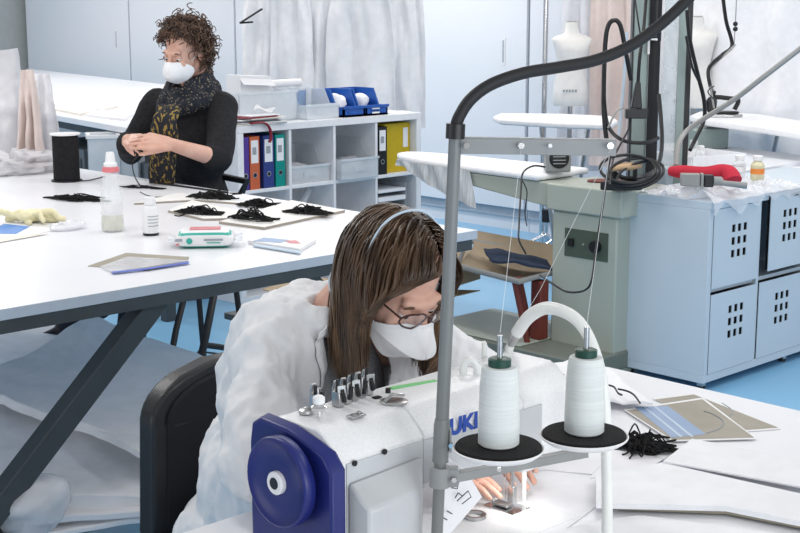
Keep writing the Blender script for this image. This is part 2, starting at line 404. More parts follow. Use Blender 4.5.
# yellow box file: wide side panel seen
t = thing('box_file', 'yellow box file at the right end of the bookcase', 'binder', (xk+.2,BY0+.15,S1))
b = MB(); b.box2((xk+.10,BY0+.055,S1), (BX1-.044,BY0+.33,S1+.30)); b.build('cover', M['yellow'], t, bevel=.004)
b = MB(); b.box2((BX1-.105,BY0+.053,S1+.15), (BX1-.065,BY0+.0547,S1+.27)); b.build('label_strip', M['paper'], t, smooth=False)
b = MB(); b.cyl((BX1-.085,BY0+.0525,S1+.07), (BX1-.085,BY0+.0545,S1+.07), .012); b.build('finger_hole', M['black'], t)
# clear bins in columns 2 and 3
def clearbin(x0, x1, y0, y1, z0, h, label, m, front=.55, group=None, name='storage_bin', thin=.004):
    t = thing(name, label, 'bin', ((x0+x1)/2,(y0+y1)/2,z0), group=group)
    b = MB(); f = front*h
    b.box2((x0,y1-thin,z0), (x1,y1,z0+h)); b.box2((x0,y0,z0), (x1,y1,z0+thin)); b.box2((x0,y0,z0), (x1,y0+thin,z0+f))
    for x in (x0, x1-thin):
        pr = [(y0,z0),(y1,z0),(y1,z0+h),(y0+.42*(y1-y0),z0+h),(y0+.26*(y1-y0),z0+f),(y0,z0+f)]
        b.slab([(x,p[0],p[1]) for p in pr], (1,0,0), thin)
    b.build('shell', m, t, smooth=False)
    b = MB(); b.box2((x0-.006,y0-.008,z0+f-.012), (x1+.006,y0-.0005,z0+f+.004)); b.build('front_lip', m, t, bevel=.002)
    b = MB(); b.box2(((x0+x1)/2-.05,y0-.003,z0+f*.35), ((x0+x1)/2+.05,y0-.0006,z0+f*.62)); b.build('label_holder', m, t, smooth=False)
    return t
clearbin(CX[1]+.02, CX[2]-.02, BY0+.03, BY1-.05, S1, .20, 'frosted bin holding clear bags in the second bookcase cube', M['clear'], .5, 'frosted bins in the bookcase')
clearbin(CX[2]+.02, CX[3]-.02, BY0-.03, BY1-.05, S1, .22, 'frosted bin with a plastic bottle in the third bookcase cube', M['clear'], .55, 'frosted bins in the bookcase')
def lump(name, c, r, m, label, cat, amp=.02, sc_=14, group=None, parent=None, seg=28, rows=18):
    b = MB(); b.ell(c, r, seg=seg, rows=rows); o = b.build(name, m, parent)
    for v in o.data.vertices:
        d = (v.co-Vector(c)); v.co += d.normalized()*amp*noise.turbulence(v.co*sc_, 3, False)
    for v in o.data.vertices: v.co.z = max(v.co.z, c[2]-r[2]*.9)
    if label: tag(o, label, cat, group)
    return o
lump('plastic_bag', ((CX[1]+CX[2])/2, BY0+.17, S1+.055), (.12,.1,.05), M['film'], 'crumpled clear bag inside the second cube bin', 'bag')
b = MB(); p = Vector((CX[2]+.10, BY0+.18, S1+.0)); R = Matrix.Rotation(-.45, 3, 'Y')
t = thing('plastic_bottle', 'clear plastic bottle leaning in the third bookcase cube', 'bottle', (p.x,p.y,S1))
b.lathe([(.02,.02),(.034,.03),(.034,.15),(.014,.18),(.014,.2)], p+Vector((.06,0,.0)), R=R); b.build('body', M['clear2'], t)
b = MB(); b.lathe([(.016,.2),(.016,.225)], p+Vector((.06,0,.0)), R=R); b.build('cap', M['white_pl'], t)
lump('plastic_bag', (CX[3]-.10, BY0+.16, S1+.06), (.08,.1,.055), M['film'], 'clear bag filling the third cube bin', 'bag')
# lower row: tray tower, tubes
t = thing('letter_tray_tower', 'stack of grey letter trays under the black binder', 'tray', ((CX[3]+CX[4])/2,BY0+.18,S0))
for k in range(5):
    z = S0+.002+k*.055; b = MB(); b.box2((CX[3]+.02,BY0+.03,z), (CX[4]-.06,BY0+.34,z+.004)); b.box2((CX[3]+.02,BY0+.03,z), (CX[3]+.024,BY0+.34,z+.05)); b.box2((CX[4]-.064,BY0+.03,z), (CX[4]-.06,BY0+.34,z+.05)); tr = b.build('tray', M['cupseam'], t, smooth=False)
    b = MB(); b.box2((CX[3]+.03,BY0+.022,z+.0042), (CX[4]-.075,BY0+.32,z+.020+.01*(k%2))); b.build('paper_fill', M['paper'], tr, smooth=False)
b = MB(); b.tube(bez([(CX[1]+.05,BY0+.12,S0+.022),(CX[1]+.16,BY0+.14,S0+.15),(CX[1]+.3,BY0+.2,S0+.27)]), .02, 12); tag(b.build('paper_tube', M['white_pl']), 'white tube leaning in the lower second cube', 'tube')
lump('plastic_bag', (CX[2]+.1, BY0+.17, S0+.04), (.07,.1,.035), M['film'], 'clear bag in the lower third bookcase cube', 'bag')
# on top: papers, ribbon, bins
random.seed(3)
t = thing('magazine_pile', 'untidy pile of papers and magazines on the bookcase end', 'magazines', (4.72,6.08,BZ))
for k in range(7):
    c = Vector((4.82+random.uniform(-.03,.03), 6.09+random.uniform(-.02,.02), BZ+.004+k*.0075)); b = MB(); b.box(c, (.34-.02*k,.20,.005), rz=random.uniform(-.2,.2))
    b.build('magazine', M[['card','paper','slate','paper','card','ribbon','paper'][k]], t, smooth=False)
b = MB(); b.grid(lambda u, v: Vector((4.80+.09*u+.03*v, 6.07-.05*u, BZ+.075+.012*math.sin(5*u+3*v)+.03*v*(1-u))), 8, 6, .003); b.build('loose_page', M['paper'], t)
b = MB(); pts = [Vector((4.72,5.99,BZ+.012)), Vector((4.80,5.985,BZ+.012)), Vector((4.84,5.98,BZ-.02)), Vector((4.85,5.982,BZ-.075)), Vector((4.84,5.984,BZ-.10))]
b.tube(bez(pts), .014, 8, flat=.4); tag(b.build('ribbon', M['ribbon']), 'dark red ribbon hanging over the bookcase top', 'ribbon')
clearbin(4.74, 5.16, BY0+.12, BY1-.03, BZ+.001, .175, 'large frosted white bin on the bookcase top', M['clear'], .95, name='plastic_tub', thin=.008)
clearbin(5.18, 5.43, BY0+.06, BY1-.03, BZ+.001, .165, 'frosted scoop front bin beside the blue bins', M['clear'], .5, name='plastic_tub', thin=.006)
b = MB(); b.box2((5.19,BY1-.045,BZ+.02), (5.42,BY1-.04,BZ+.15)); tag(b.build('divider_card', M['maskprint'], smooth=False), 'pale blue divider standing in the frosted scoop bin', 'card')
R = Matrix.Rotation(.12, 3, 'Z')
t = thing('paper_box', 'white paper box standing in the large frosted bin', 'box', (4.88,6.24,BZ+.02))
b = MB(); b.box((4.90,6.24,BZ+.14), (.22,.13,.24), rot=Matrix.Rotation(.06,3,'Y')); b.build('box', M['paper'], t, bevel=.003)
b = MB(); b.slab([(4.785,6.173,BZ+.25),(5.015,6.173,BZ+.235),(5.02,6.14,BZ+.20),(4.79,6.14,BZ+.215)], (0,-1,0), .002); b.build('flap', M['paper'], t, smooth=False)
for k, (x0, x1, lab) in enumerate(((5.45,5.62,'blue open front bin next to the frosted bin'), (5.63,5.81,'blue open front bin at the far end of the pair'))):
    bt_ = clearbin(x0, x1, BY0+.04, BY1-.06, BZ+.001, .155, lab, M['binblue'], .38, 'blue bins on the bookcase', thin=.012)
    lump('packing_film', ((x0+x1)/2, BY0+.21, BZ+.075), (.055,.08,.055), M['cloth'], 'white scraps in the blue bin '+('beside the frosted bin' if k == 0 else 'at the end'), 'scraps')
b = MB(); b.box2((5.68,BY0+.037,BZ+.012), (5.74,BY0+.0395,BZ+.045)); tag(b.build('price_tag', M['paper'], smooth=False), 'small pale tag stuck on the end blue bin', 'tag')
one('paper_roll', M['paper'], 'white paper roll on bookcase behind the frosted bins', 'roll', lambda b: b.cyl((5.12,6.31,BZ+.2),(5.36,6.33,BZ+.2),.022))
one('paper_scrap', M['paper'], 'flat paper scraps at the right end of the bookcase top', 'paper', lambda b: b.prism([(5.84,6.06),(6.02,6.04),(6.04,6.14),(5.88,6.2)], BZ, BZ+.006))

# ================================================================== GARMENT RACK
g0 = at_d(246, 20, 9.55); g1 = at_d(428, 20, 9.25); dr = (g1-g0); dr.z = 0; Lr = dr.length; dr.normalize(); nr = Vector((dr.y,-dr.x,0)); nr = nr if nr.y < 0 else -nr
t = thing('garment_rack', 'chrome garment rack on black wheels holding white garments', 'rack', ((g0.x+g1.x)/2,(g0.y+g1.y)/2,0))
ZR = 1.97
b = MB(); b.tube([Vector((g0.x,g0.y,ZR))-dr*.1, Vector((g1.x,g1.y,ZR))+dr*.05], .014, 12); b.build('rail', M['chrome'], t)
for e in (g0+dr*.12, g1-dr*.06):
    b = MB(); b.tube([Vector((e.x,e.y,.10)), Vector((e.x,e.y,ZR))], .013, 12); b.build('post', M['chrome'], t)
    b = MB(); f0 = Vector((e.x,e.y,.11)); b.tube(bez([f0-nr*.3-Vector((0,0,.02)), f0-nr*.2, f0, f0+nr*.2, f0+nr*.3-Vector((0,0,.02))], 5), .014, 10); ft = b.build('foot', M['chrome'], t)
    for s in (-1,1):
        c = f0+nr*.3*s; b = MB(); b.cyl(Vector((c.x,c.y,.045))-dr*.016, Vector((c.x,c.y,.045))+dr*.016, .045, seg=18); b.build('caster', M['blackr'], ft)
def garment(s0, s1, z0l, z0r, amp, nf, label, off=0, seed=0, sleeve=None):
    w = (s1-s0)
    def fn(u, v):
        p = Vector((g0.x,g0.y,0)) + dr*(s0+w*u*(1-.0)+ (u-.5)*-.35*w*(1-v)**6)
        zt = ZR-.03-.20*abs(u-.5)*2*(1.0)*.6; zb = z0l+(z0r-z0l)*u + .03*math.sin(7*u+seed)
        z = zt+(zb-zt)*v
        cowl = amp*.8*math.sin(PI*u)*max(0, math.sin(v*9+2.2*abs(u-.5)*4+seed))*(1-v)*1.4
        fold = amp*(math.sin(nf*2*PI*u+seed+1.5*nz(Vector((u*2,v*1.5,seed)),1.3))*(.3+.7*v)) + .03*nz(Vector((u*5,v*4,seed)),1.2)
        q = p + nr*(off+fold+cowl); q.z = z; return q
    t = thing('garment', label, 'garment', (g0.x+dr.x*(s0+w/2),g0.y+dr.y*(s0+w/2),z0l), group='white garments on the rack')
    b = MB(); b.grid(fn, 46, 40, .004); b.build('cloth', M['cloth'], t, ang=80)
    c = Vector((g0.x,g0.y,ZR)) + dr*(s0+w/2) + nr*off
    b = MB(); b.tube(bez([c-nr*off+Vector((0,0,-.012)), c-nr*off+Vector((0,0,.02)), c+dr*.02+Vector((0,0,.0)), c+Vector((0,0,-.03)), c-dr*w*.3+Vector((0,0,-.10))],5), .004, 6); b.build('hanger', M['black'], t)
garment(-.02, .28, 1.05, .9, .022, 2, 'narrow white garment at the left end of the rack', .02, 1)
garment(.20, .50, .8, .8, .022, 2.3, 'white garment with long vertical folds, second on the rack', .08, 2.2)
garment(.40, .72, .75, .8, .025, 1.6, 'white draped garment in the middle of the rack', .04, 4.1)
garment(.60, 1.08, .8, .72, .028, 2.2, 'wide white garment with cowl folds on the rack', .12, 5.2)
garment(.98, 1.27, .75, .82, .028, 1.8, 'white garment at the right end of the rack', .04, 7.7)
h0 = at_d(240,23,9.4); h1 = at_d(262,9,9.35)
b = MB(); b.tube([h0,h1], .012, 8, flat=.6); b.tube([h0, at_d(253,22,9.4)], .007, 6); tag(b.build('clothes_hanger', M['black']), 'empty black hanger arm sticking out left of the garments', 'hanger')

# ================================================================== RIGHT REAR: dress forms, hung sheets, ironing boards
def dress_form(px, yt, D, s, label, turn=0):
    c = at_d(px, yt, D); H_ = .535*s
    stamp = turn > 0; t = thing('dress_form', label, 'mannequin', (c.x,c.y,0), YAW+turn, group='cream dress forms')
    R = Matrix.Rotation(YAW+turn, 3, 'Z'); base = Vector((c.x,c.y,c.z-H_))
    prof = [(0,.108,.088),(.012,.113,.092),(.06,.116,.095),(.13,.110,.09),(.22,.092,.074),(.29,.094,.078),(.35,.106,.094),(.39,.118,.086),(.415,.129,.07),(.432,.128,.06),(.446,.105,.055),(.456,.07,.05),(.468,.048,.045),(.50,.043,.043),(.531,.042,.042),(.535,.03,.03)]
    b = MB(); b.rings([[base + R @ Vector((rx*s*math.cos(2*PI*k/32), (ry*s*math.sin(2*PI*k/32) - (.018*s if .33<z<.44 and math.sin(2*PI*k/32)<0 else 0)), z*s)) for k in range(32)] for z, rx, ry in prof]); o = b.build('torso', M['manneq'], t, ang=60)
    b = MB(); b.lathe([(.034*s,.0),(.034*s,.006)], base+Vector((0,0,.536*s))); b.build('neck_cap', M['greysh'], t)
    b = MB()
    for k in range(5 if stamp else 0): b.box(base + R @ Vector(((-.07+k*.02)*s, -.094*s, .10*s)), (.011*s,.006,.015*s), rot=R)
    stamp and b.build('stamped_lettering', M['greyp'], t, smooth=False)
    b = MB(); b.cyl(base+Vector((0,0,-.0)), (c.x,c.y,.03), .016, seg=12); b.build('pole', M['steel'], t)
    b = MB()
    for a in range(3):
        an = a*2*PI/3+.5; b.tube([(c.x,c.y,.2), (c.x+.25*math.cos(an),c.y+.25*math.sin(an),.012)], .011, 8)
    b.build('tripod', M['chrome'], t)
dress_form(572, 22, 9.0, 1.0, 'cream dress form standing behind the far ironing board', .15)
dress_form(697, 17, 8.72, 1.05, 'cream dress form behind the tinted glass pane and iron', -.35)
def hung(px0, px1, D0, D1, ztop, zbot, m, label, seed, amp=.04, nf=4):
    a = at_d(px0, 60, D0); c = at_d(px1, 60, D1); d = c-a; d.z = 0; n = Vector((d.y,-d.x,0)).normalized()
    def fn(u, v):
        q = a + d*u + n*(amp*math.sin(nf*2*PI*u+seed+nz(Vector((u*3,v*2,seed)),1))*(.35+.65*v) + .05*nz(Vector((u*4,v*3,seed)),1.5)); q.z = ztop+(zbot-ztop)*v; return q
    t = thing('hung_sheet', label, 'sheet', (a.x,a.y,zbot), group='white sheets over the clothes rail')
    b = MB(); b.grid(fn, 60, 36, .004); b.build('cloth', m, t, ang=80)
hung(562, 606, 9.4, 9.2, 2.3, .55, M['tulle'], 'sheer white cover hung between the two dress forms', 1, .03, 2)
hung(590, 640, 9.15, 9.0, 2.35, .6, M['pink'], 'sheer pinkish cover hung left of the aluminium post', 3, .03, 2)
hung(655, 830, 9.05, 8.1, 2.4, .45, M['cloth'], 'wide white dust sheet hung behind the iron at right', 5, .035, 3.3)
t = thing('clothes_rail', 'clothes rail carrying the white sheets above the picture', 'rail', (7.3,5,2.4))
b = MB(); p = at_d(545,60,9.45); q = at_d(840,60,7.95); b.tube([(p.x,p.y,2.38),(q.x,q.y,2.42)], .016, 12); b.build('rail', M['chrome'], t)
for e in (p, q): b = MB(); b.tube([(e.x,e.y,0),(e.x,e.y,2.42)], .018, 12); b.build('post', M['chrome'], t)

def iron_board(pts, z, th, m, label, legs, edge=None):
    P = [at_z(x, y, z) for x, y in pts]; c = sum(P, Vector())/len(P)
    t = thing('ironing_board', label, 'ironing board', (c.x,c.y,0))
    b = MB(); b.prism([(p.x,p.y) for p in P], z-th, z); b.build('padded_top', m, t, bevel=.012, bseg=3)
    for (x0,y0),(x1,y1) in legs:
        p0 = at_z(x0,y0,z-th); p1 = at_z(x1,y1,z-th); mid = (p0+p1)/2
        b = MB(); b.tube([(p0.x,p0.y,z-th), (p0.x*.6+p1.x*.4,p0.y*.6+p1.y*.4,.012)], .013, 10); b.build('leg', M['steel'], t)
        b = MB(); b.tube([(p1.x,p1.y,z-th), (p1.x*.6+p0.x*.4,p1.y*.6+p0.y*.4,.012)], .013, 10); b.build('leg', M['steel'], t)
    return t
iron_board([(493,116),(500,113),(560,113.5),(612,116),(618,120),(610,124),(560,122.5),(500,119)], .99, .035, M['cloth'], 'narrow white ironing board in front of the far dress form', [((540,117),(590,119))])
iron_board([(690,115),(700,111),(760,114),(850,128),(850,140),(760,126),(705,119)], 1.0, .04, M['cloth'], 'white ironing board with the black iron resting on it', [((715,116),(780,124))])
# table under it
t = thing('pressing_table', 'white cloth covered pressing table below the iron board', 'table', (6.9,4.2,0))
P = [at_z(x,y,.82) for x,y in ((662,143),(692,142),(860,162),(860,176),(668,158))]
b = MB(); b.prism([(p.x,p.y) for p in P], .80, .82); b.build('cloth_top', M['cloth'], t, bevel=.006)
Pi = [P[0]*.97+P[2]*.03, P[1]*.9+P[3]*.1, P[2], P[3], P[4]*.97+P[2]*.03]
b = MB(); b.prism([(p.x,p.y) for p in Pi], .70, .799); b.build('apron', M['lamedge'], t, smooth=False)
for p in (Pi[0],Pi[4],Pi[2],Pi[3]): b = MB(); b.box((p.x*.985+6.9*.015,p.y*.98+4.2*.02,.35), (.06,.06,.70)); b.build('leg', M['cupseam'], t, smooth=False)
t = thing('steam_generator', 'grey steam generator box on the pressing table', 'machine', tuple(at_z(700,145,.82)), YAW)
c = at_z(703,148,.82); R = Matrix.Rotation(YAW+.35,3,'Z')
b = MB(); b.box((c.x,c.y,.82+.06), (.22,.2,.12), rot=R); b.build('housing', M['alu'], t, bevel=.008)
b = MB(); b.lathe([(.022,0),(.028,.02),(.02,.05),(.008,.06)], (c.x,c.y,.94)); b.build('filler_cap', M['white_pl'], t)
# iron with handle
c = at_z(722,117,1.0); t = thing('steam_iron', 'black steam iron resting on the white ironing board', 'iron', tuple(c), YAW)
R = Matrix.Rotation(YAW-.15, 3, 'Z')
def L(x, y, z): return c + R @ Vector((x,y,z))
b = MB(); b.prism([L(x,y,0).to_2d() for x,y in ((-.09,-.05),(.06,-.05),(.12,0),(.06,.05),(-.09,.05))], 1.0, 1.018); b.build('sole_plate', M['steel'], t, bevel=.003)
b = MB(); b.prism([L(x,y,0).to_2d() for x,y in ((-.08,-.04),(.05,-.04),(.10,0),(.05,.04),(-.08,.04))], 1.0185, 1.035); b.build('body', M['black'], t, bevel=.006)
b = MB(); b.tube(bez([L(-.07,0,.03),L(-.09,0,.08),L(-.05,0,.115),L(.04,0,.11),L(.09,0,.10),L(.07,0,.045)],6), .014, 10); b.build('handle', M['black'], t)
b = MB(); b.box(L(-.06,0,.075), (.05,.05,.08), rot=R); b.tube([L(-.06,0,.11),L(-.05,0,.155)], .012, 8); b.build('hose_inlet', M['black'], t, bevel=.005)
wire('steam_hose', [at_d(722,-12,8),at_d(726,20,8),at_d(732,45,8),at_d(722,55,7.9),at_d(709,68,7.9),at_d(710,85,7.9),L(-.06,0,.15)], .011, M['black'], 'thick black steam hose dropping to the iron', 'hose')
wire('steam_hose', [at_d(735,45,7.98),at_d(728,52,7.9),at_d(716,63,7.9),at_d(708,74,7.9),at_d(711,90,7.9),at_d(714,108,7.9)], .006, M['hosegrey'], 'thin grey cord beside the black steam hose', 'hose')
t = thing('counterweight_line', 'thin suspension line with black beads above the iron', 'line', tuple(at_d(735,45,8)))
b = MB(); b.tube([at_d(737,-12,8),at_d(735.5,22,8),at_d(734,46,8)], .003, 6); b.build('line', M['steel'], t)
for y in (24,29): b = MB(); b.ell(at_d(735.4,y,8), (.014,)*3); b.build('bead', M['black'], t)
# ================================================================== CUTTING TABLE (large, foreground left)
TX0, TX1, TY0, TY1 = .55, 3.19, 2.905, 6.1
t = thing('cutting_table', 'large white cutting table on dark slanted legs in front of the seamstresses', 'table', ((TX0+TX1)/2,(TY0+TY1)/2,0))
b = MB(); b.box2((TX0,TY0,ZT-.028), (TX1,TY1,ZT)); o = b.build('tabletop', [M['laminate'], M['lamedge']], t, bevel=.0015)
for p in o.data.polygons:
    if abs(p.normal.z) < .5: p.material_index = 1
for a, c in (((TX0+.02,TY0+.004,ZT-.062),(TX1-.02,TY0+.064,ZT-.0285)), ((TX0+.02,TY1-.07,ZT-.062),(TX1-.02,TY1-.01,ZT-.0285)), ((TX1-.08,TY0+.0645,ZT-.062),(TX1-.02,TY1-.0705,ZT-.0285)), ((TX0+.02,TY0+.0645,ZT-.062),(TX0+.08,TY1-.0705,ZT-.0285))):
    b = MB(); b.box2(a, c); b.build('frame_rail', M['steel_dark'], t, bevel=.002)
def slant(xt, xb, y):
    zt = ZT-.0625; d = .085; b = MB()
    b.slab([(xt-d/2,y,zt),(xt+d/2,y,zt),(xb+d/2,y,0.0),(xb-d/2,y,0.0)], (0,1,0), .055); return b.build('leg', M['steel_dark'], t, bevel=.003)
slant(1.985, 1.03, TY0+.02); slant(2.50, 3.42, TY0+.02); slant(1.985, 1.03, TY1-.09); slant(2.50, 3.42, TY1-.09)
b = MB(); b.box2((1.3,TY0+.10,.30), (2.44,TY0+1.4,.325)); b.build('lower_shelf', M['steel_dark'], t, bevel=.002)
# fabric stored on the lower shelf
def fabric(pts, z, th, label, seed, amp=.006, slope=None, m='cloth'):
    P = [at_z(x,y,(z[i] if isinstance(z,(list,tuple)) else z)) for i,(x,y) in enumerate(pts)]   # four corners
    def fn(u, v):
        p = (P[0]*(1-u)+P[1]*u)*(1-v)+(P[3]*(1-u)+P[2]*u)*v
        p = p.copy(); p.z += amp*2*nz(Vector((p.x,p.y,seed)), 5)+amp*nz(Vector((p.x,p.y,seed)), 13); return p
    b = MB(); b.grid(fn, 26, 26, -th); o = b.build('folded_fabric', M[m], smooth=True, ang=50, bevel=.004); tag(o, label, 'fabric', 'fabric under the cutting table'); return o
fabric([(-40,384),(95,316),(330,407),(215,470)], [.56,.64,.50,.50], .03, 'topmost white fabric sheet with a corner peak under the cutting table', 1, .008)
fabric([(-70,322),(62,315),(78,350),(-70,372)], [.30,.30,.29,.29], .285, 'pale fabric bale on the floor behind the topmost sheet, at the shoe', 2, .006)
fabric([(-70,398),(120,410),(180,495),(-60,500)], [.50,.50,.42,.44], .06, 'grey white fabric under the topmost sheet with its fold showing', 3, .006)
fabric([(18,392),(30,386),(150,440),(140,452)], [.535,.54,.525,.52], .02, 'narrow folded fabric edge between sheets under the table', 4, .004)
fabric([(60,450),(230,440),(250,500),(30,520)], [.435,.44,.40,.39], .02, 'white paper sheet low on the shelf beside the black chair', 5, .004, m='paper')
fabric([(40,480),(220,475),(240,505),(20,535)], [.395,.40,.37,.362], .016, 'lowest white paper sheets by the shelf edge', 6, .004, m='paper')
c = at_z(28,478,.50)
o = lump('plastic_bag', (c.x,c.y,.43), (.09,.09,.075), M['film'], 'crumpled clear bag beside the slanted table leg', 'bag', .03, 9)
b = MB(); b.box2((1.2,TY0+.03,.326), (2.44,TY0+.099,.345)); tag(b.build('rail_bar', M['steel_dark'], bevel=.002), 'dark bar along the lower shelf edge under the white papers', 'bar')

# ---- things on the cutting table
def onT(x, y): return at_z(x, y, ZT)
# black cord spool
c = onT(67,181); t = thing('cord_spool', 'tall spool of black cord with white top disc', 'spool', tuple(c))
b = MB(); b.lathe([(.062,0),(.062,.006)], c, 32); b.build('bottom_flange', M['black'], t)
b = MB(); pr = [(.052,.0065)]
for k in range(34): z = .008+k*.0052; pr += [(.0535,z+.0013),(.0515,z+.0039)]
b.lathe(pr, c, 32); b.build('wound_cord', M['knit'], t, ang=80)
b = MB(); b.lathe([(.054,.1865),(.061,.188),(.061,.194),(.02,.196)], c, 32); b.build('top_flange', M['white_pl'], t)
# spray bottle
c = onT(113,231); t = thing('spray_bottle', 'clear spray bottle with red collar on the cutting table', 'bottle', tuple(c))
b = MB(); b.lathe([(.030,0),(.036,.004),(.036,.10),(.034,.118),(.026,.135),(.026,.175),(.022,.183),(.016,.188)], c, 28); b.build('body', M['clear2'], t, ang=60)
b = MB(); b.lathe([(.028,.004),(.0335,.006),(.0335,.05),(.002,.0505)], c, 28); b.build('liquid', M['liquid'], t)
b = MB(); b.grid(lambda u, v: c+Vector((.0365*math.cos(PI*1.05+PI*.75*u), .0365*math.sin(PI*1.05+PI*.75*u), .055+.035*v)), 12, 2); b.build('paper_label', M['tulle'], t)
b = MB(); b.lathe([(.0265,.1885),(.027,.195),(.024,.204)], c, 24); b.build('collar', M['redp'], t)
b = MB(); b.lathe([(.021,.2045),(.021,.215),(.016,.219),(.013,.245),(.011,.25)], c, 24); b.build('pump_cap', M['white_pl'], t)
# small white bottle
c = onT(151,235); t = thing('small_bottle', 'small white bottle with white cap beside the spray bottle', 'bottle', tuple(c))
b = MB(); b.lathe([(.023,0),(.025,.003),(.025,.008)], c, 24); b.build('base_ring', M['black'], t)
b = MB(); b.lathe([(.025,.0085),(.025,.082),(.018,.092),(.015,.096)], c, 24); b.build('body', M['white_pl'], t)
b = MB(); b.lathe([(.018,.0965),(.018,.116),(.016,.119)], c, 24); b.build('cap', M['white_pl'], t)
b = MB()
for k in range(4): b.grid(lambda u, v: c+Vector((.0254*math.cos(PI*1.2+PI*.5*u), .0254*math.sin(PI*1.2+PI*.5*u), .03+.01*k+.0025*v)), 8, 1)
b.build('printed_lines', M['greyp'], t)
# wipes packet
A0 = onT(176,249.5); B0 = onT(234,248.5); dx = (B0-A0); Lw = dx.length; dx.normalize(); dy = Vector((-dx.y,dx.x,0)); Rw = Matrix((dx,dy,Vector((0,0,1)))).transposed()
t = thing('wipes_packet', 'white and teal wipes packet lying on the cutting table', 'packet', tuple((A0+B0)/2))
cw = (A0+B0)/2+dy*.055
def pill(u, v):
    a = 2*PI*u; ex = (math.cos(a), math.sin(a)); s = 1-abs(2*v-1)**8*.75
    y = .055*math.copysign(abs(ex[0])**.5, ex[0]); z = .026+.026*s*math.copysign(abs(ex[1])**.6, ex[1])
    return cw + dx*((v-.5)*Lw*1.0) + dy*y + Vector((0,0,max(.001,z)))
b = MB(); b.grid(pill, 32, 24); o = b.build('wrapper', [M['white_pl'], M['tealp']], t)
for p in o.data.polygons:
    z = p.center.z-ZT
    if (.040 < z < .047 or .0005 < z < .008) and (p.center-cw).dot(dy) < 0: p.material_index = 1
for s in (-1,1):
    b = MB(); b.grid(lambda u, v: cw + dx*s*(Lw*.48+.028*v) + dy*(.05*(2*u-1)*(1+.15*v)) + Vector((0,0,.022+.006*math.sin(9*u)*(v))), 10, 4, .002); b.build('crimped_end', M['clear'], t)
f = cw - dy*.0565
b = MB(); b.cyl(f-dx*.045*1+Vector((0,0,.024)), f-dx*.045-dy*.001+Vector((0,0,.024)), .009, seg=18); b.build('round_emblem', M['tealp'], t)
for q, (a, z, w_, h_, m) in enumerate(((-.075,.027,.02,.008,'greyp'),(.025,.027,.055,.006,'greyp'),(.025,.018,.04,.003,'tealp'),(-.08,.014,.01,.006,'pinkp'))):
    b = MB(); b.box(f+dx*a+Vector((0,0,z)), (w_,.0012,h_), rot=Rw); b.build('printed_line', M[m], t, smooth=False)
b = MB(); b.box(cw+Vector((0,0,.0525)), (.09,.05,.003), rot=Rw); b.build('reseal_flap', M['pinkp'], t, bevel=.001)
# flat packet
def flat(name, pts, z, th, m, label, cat, group=None, parent=None, bevel=0):
    P = [at_z(x,y,z) for x,y in pts]; b = MB(); b.prism([(p.x,p.y) for p in P], z, z+th); o = b.build(name, m, parent, bevel=bevel)
    if isinstance(m, list):
        for p in o.data.polygons: p.material_index = 1 if abs(p.normal.z) < .5 else 0
    return tag(o, label, cat, group) if label else o
c = onT(281,245); t = thing('blister_packet', 'flat printed packet lying right of the wipes', 'packet', tuple(c))
flat('sleeve', [(248,244),(266,238),(316,243),(300,252.5)], ZT, .012, M['white_pl'], None, None, parent=t, bevel=.002)
flat('blue_print', [(253,241),(264,237.6),(290,240),(280,243)], ZT+.0121, .0006, M['maskprint'], None, None, parent=t)
flat('red_print', [(284,241),(296,240.3),(301,243.6),(290,243.4)], ZT+.0121, .0006, M['pinkp'], None, None, parent=t)
flat('blue_edge_print', [(253,246.3),(300,254),(301,252.4),(254,244.9)], ZT+.003, .004, M['strap'], None, None, parent=t)
# zip bag
c = onT(140,264); t = thing('zip_bag', 'flat clear bag with blue zip strip holding a taupe card', 'bag', tuple(c))
flat('card_insert', [(88,266.5),(126,253.5),(189,257.5),(187,262),(150,271)], ZT, .002, M['taupe'], None, None, parent=t)
flat('clear_pouch', [(100,267),(128,257),(188,261),(112,273)], ZT+.0022, .002, M['film'], None, None, parent=t)
flat('zip_strip', [(111,272),(150,267.8),(189,261.5),(189,263.4),(150,269.4),(113,273.5)], ZT+.0045, .001, M['zip'], None, None, parent=t)
# blue leaflet + glove + clear scrap
c = onT(20,232); t = thing('leaflet', 'white leaflet with a blue block at the table left', 'leaflet', tuple(c))
flat('page', [(-12,233),(2,223),(56,230),(20,238.5),(-12,244)], ZT, .002, M['paper'], None, None, parent=t)
flat('blue_block', [(-12,231),(4,224),(30,226.6),(16,234),(-12,233.5)], ZT+.0022, .0008, M['bluep'], None, None, parent=t)
flat('under_page', [(-12,238),(30,234.5),(48,234),(-12,244.5)], ZT+.0022, .001, M['card'], None, None, parent=t)
c = onT(32,222); random.seed(21); b = MB(); b.ell(c+Vector((0,0,.022)), (.055,.04,.022))
for k in range(5):
    q = c+RX*(-.01+.022*(k-2))+Vector((0,0,.025+.012*math.sin(k*2.1)))-FW*.02; d = (RX*(.5*(k-1.6))+FW*(-.35+.5*math.sin(k*1.7))+Vector((0,0,.35*math.cos(k*1.9)))).normalized()
    e = q+d*.045; f = e+(d*.6+Vector((0,0,-.8))).normalized()*.03; f.z = max(f.z, ZT+.008); b.cap(q, e, .012, .010); b.cap(e, f, .010, .009)
b.cap(c+RX*.05+Vector((0,0,.016)), c+RX*.10+Vector((0,0,.010)), .022, .012); b.cap(c-RX*.04+Vector((0,0,.014)), c-RX*.075+Vector((0,0,.010)), .012, .009)
o = b.build('latex_glove', M['latex']); remesh(o, .0045, 2, disp=lambda c, n: .004*nz(c,60)); tag(o, 'pale yellow latex glove crumpled behind the leaflet', 'glove')
for v in o.data.vertices: v.co.z = max(v.co.z, ZT+.001)
c = onT(68,230); o = lump('plastic_wrap', (c.x,c.y,ZT+.012), (.06,.035,.014), M['film'], 'scrap of clear plastic wrap beside the glove', 'wrap', .016, 25)
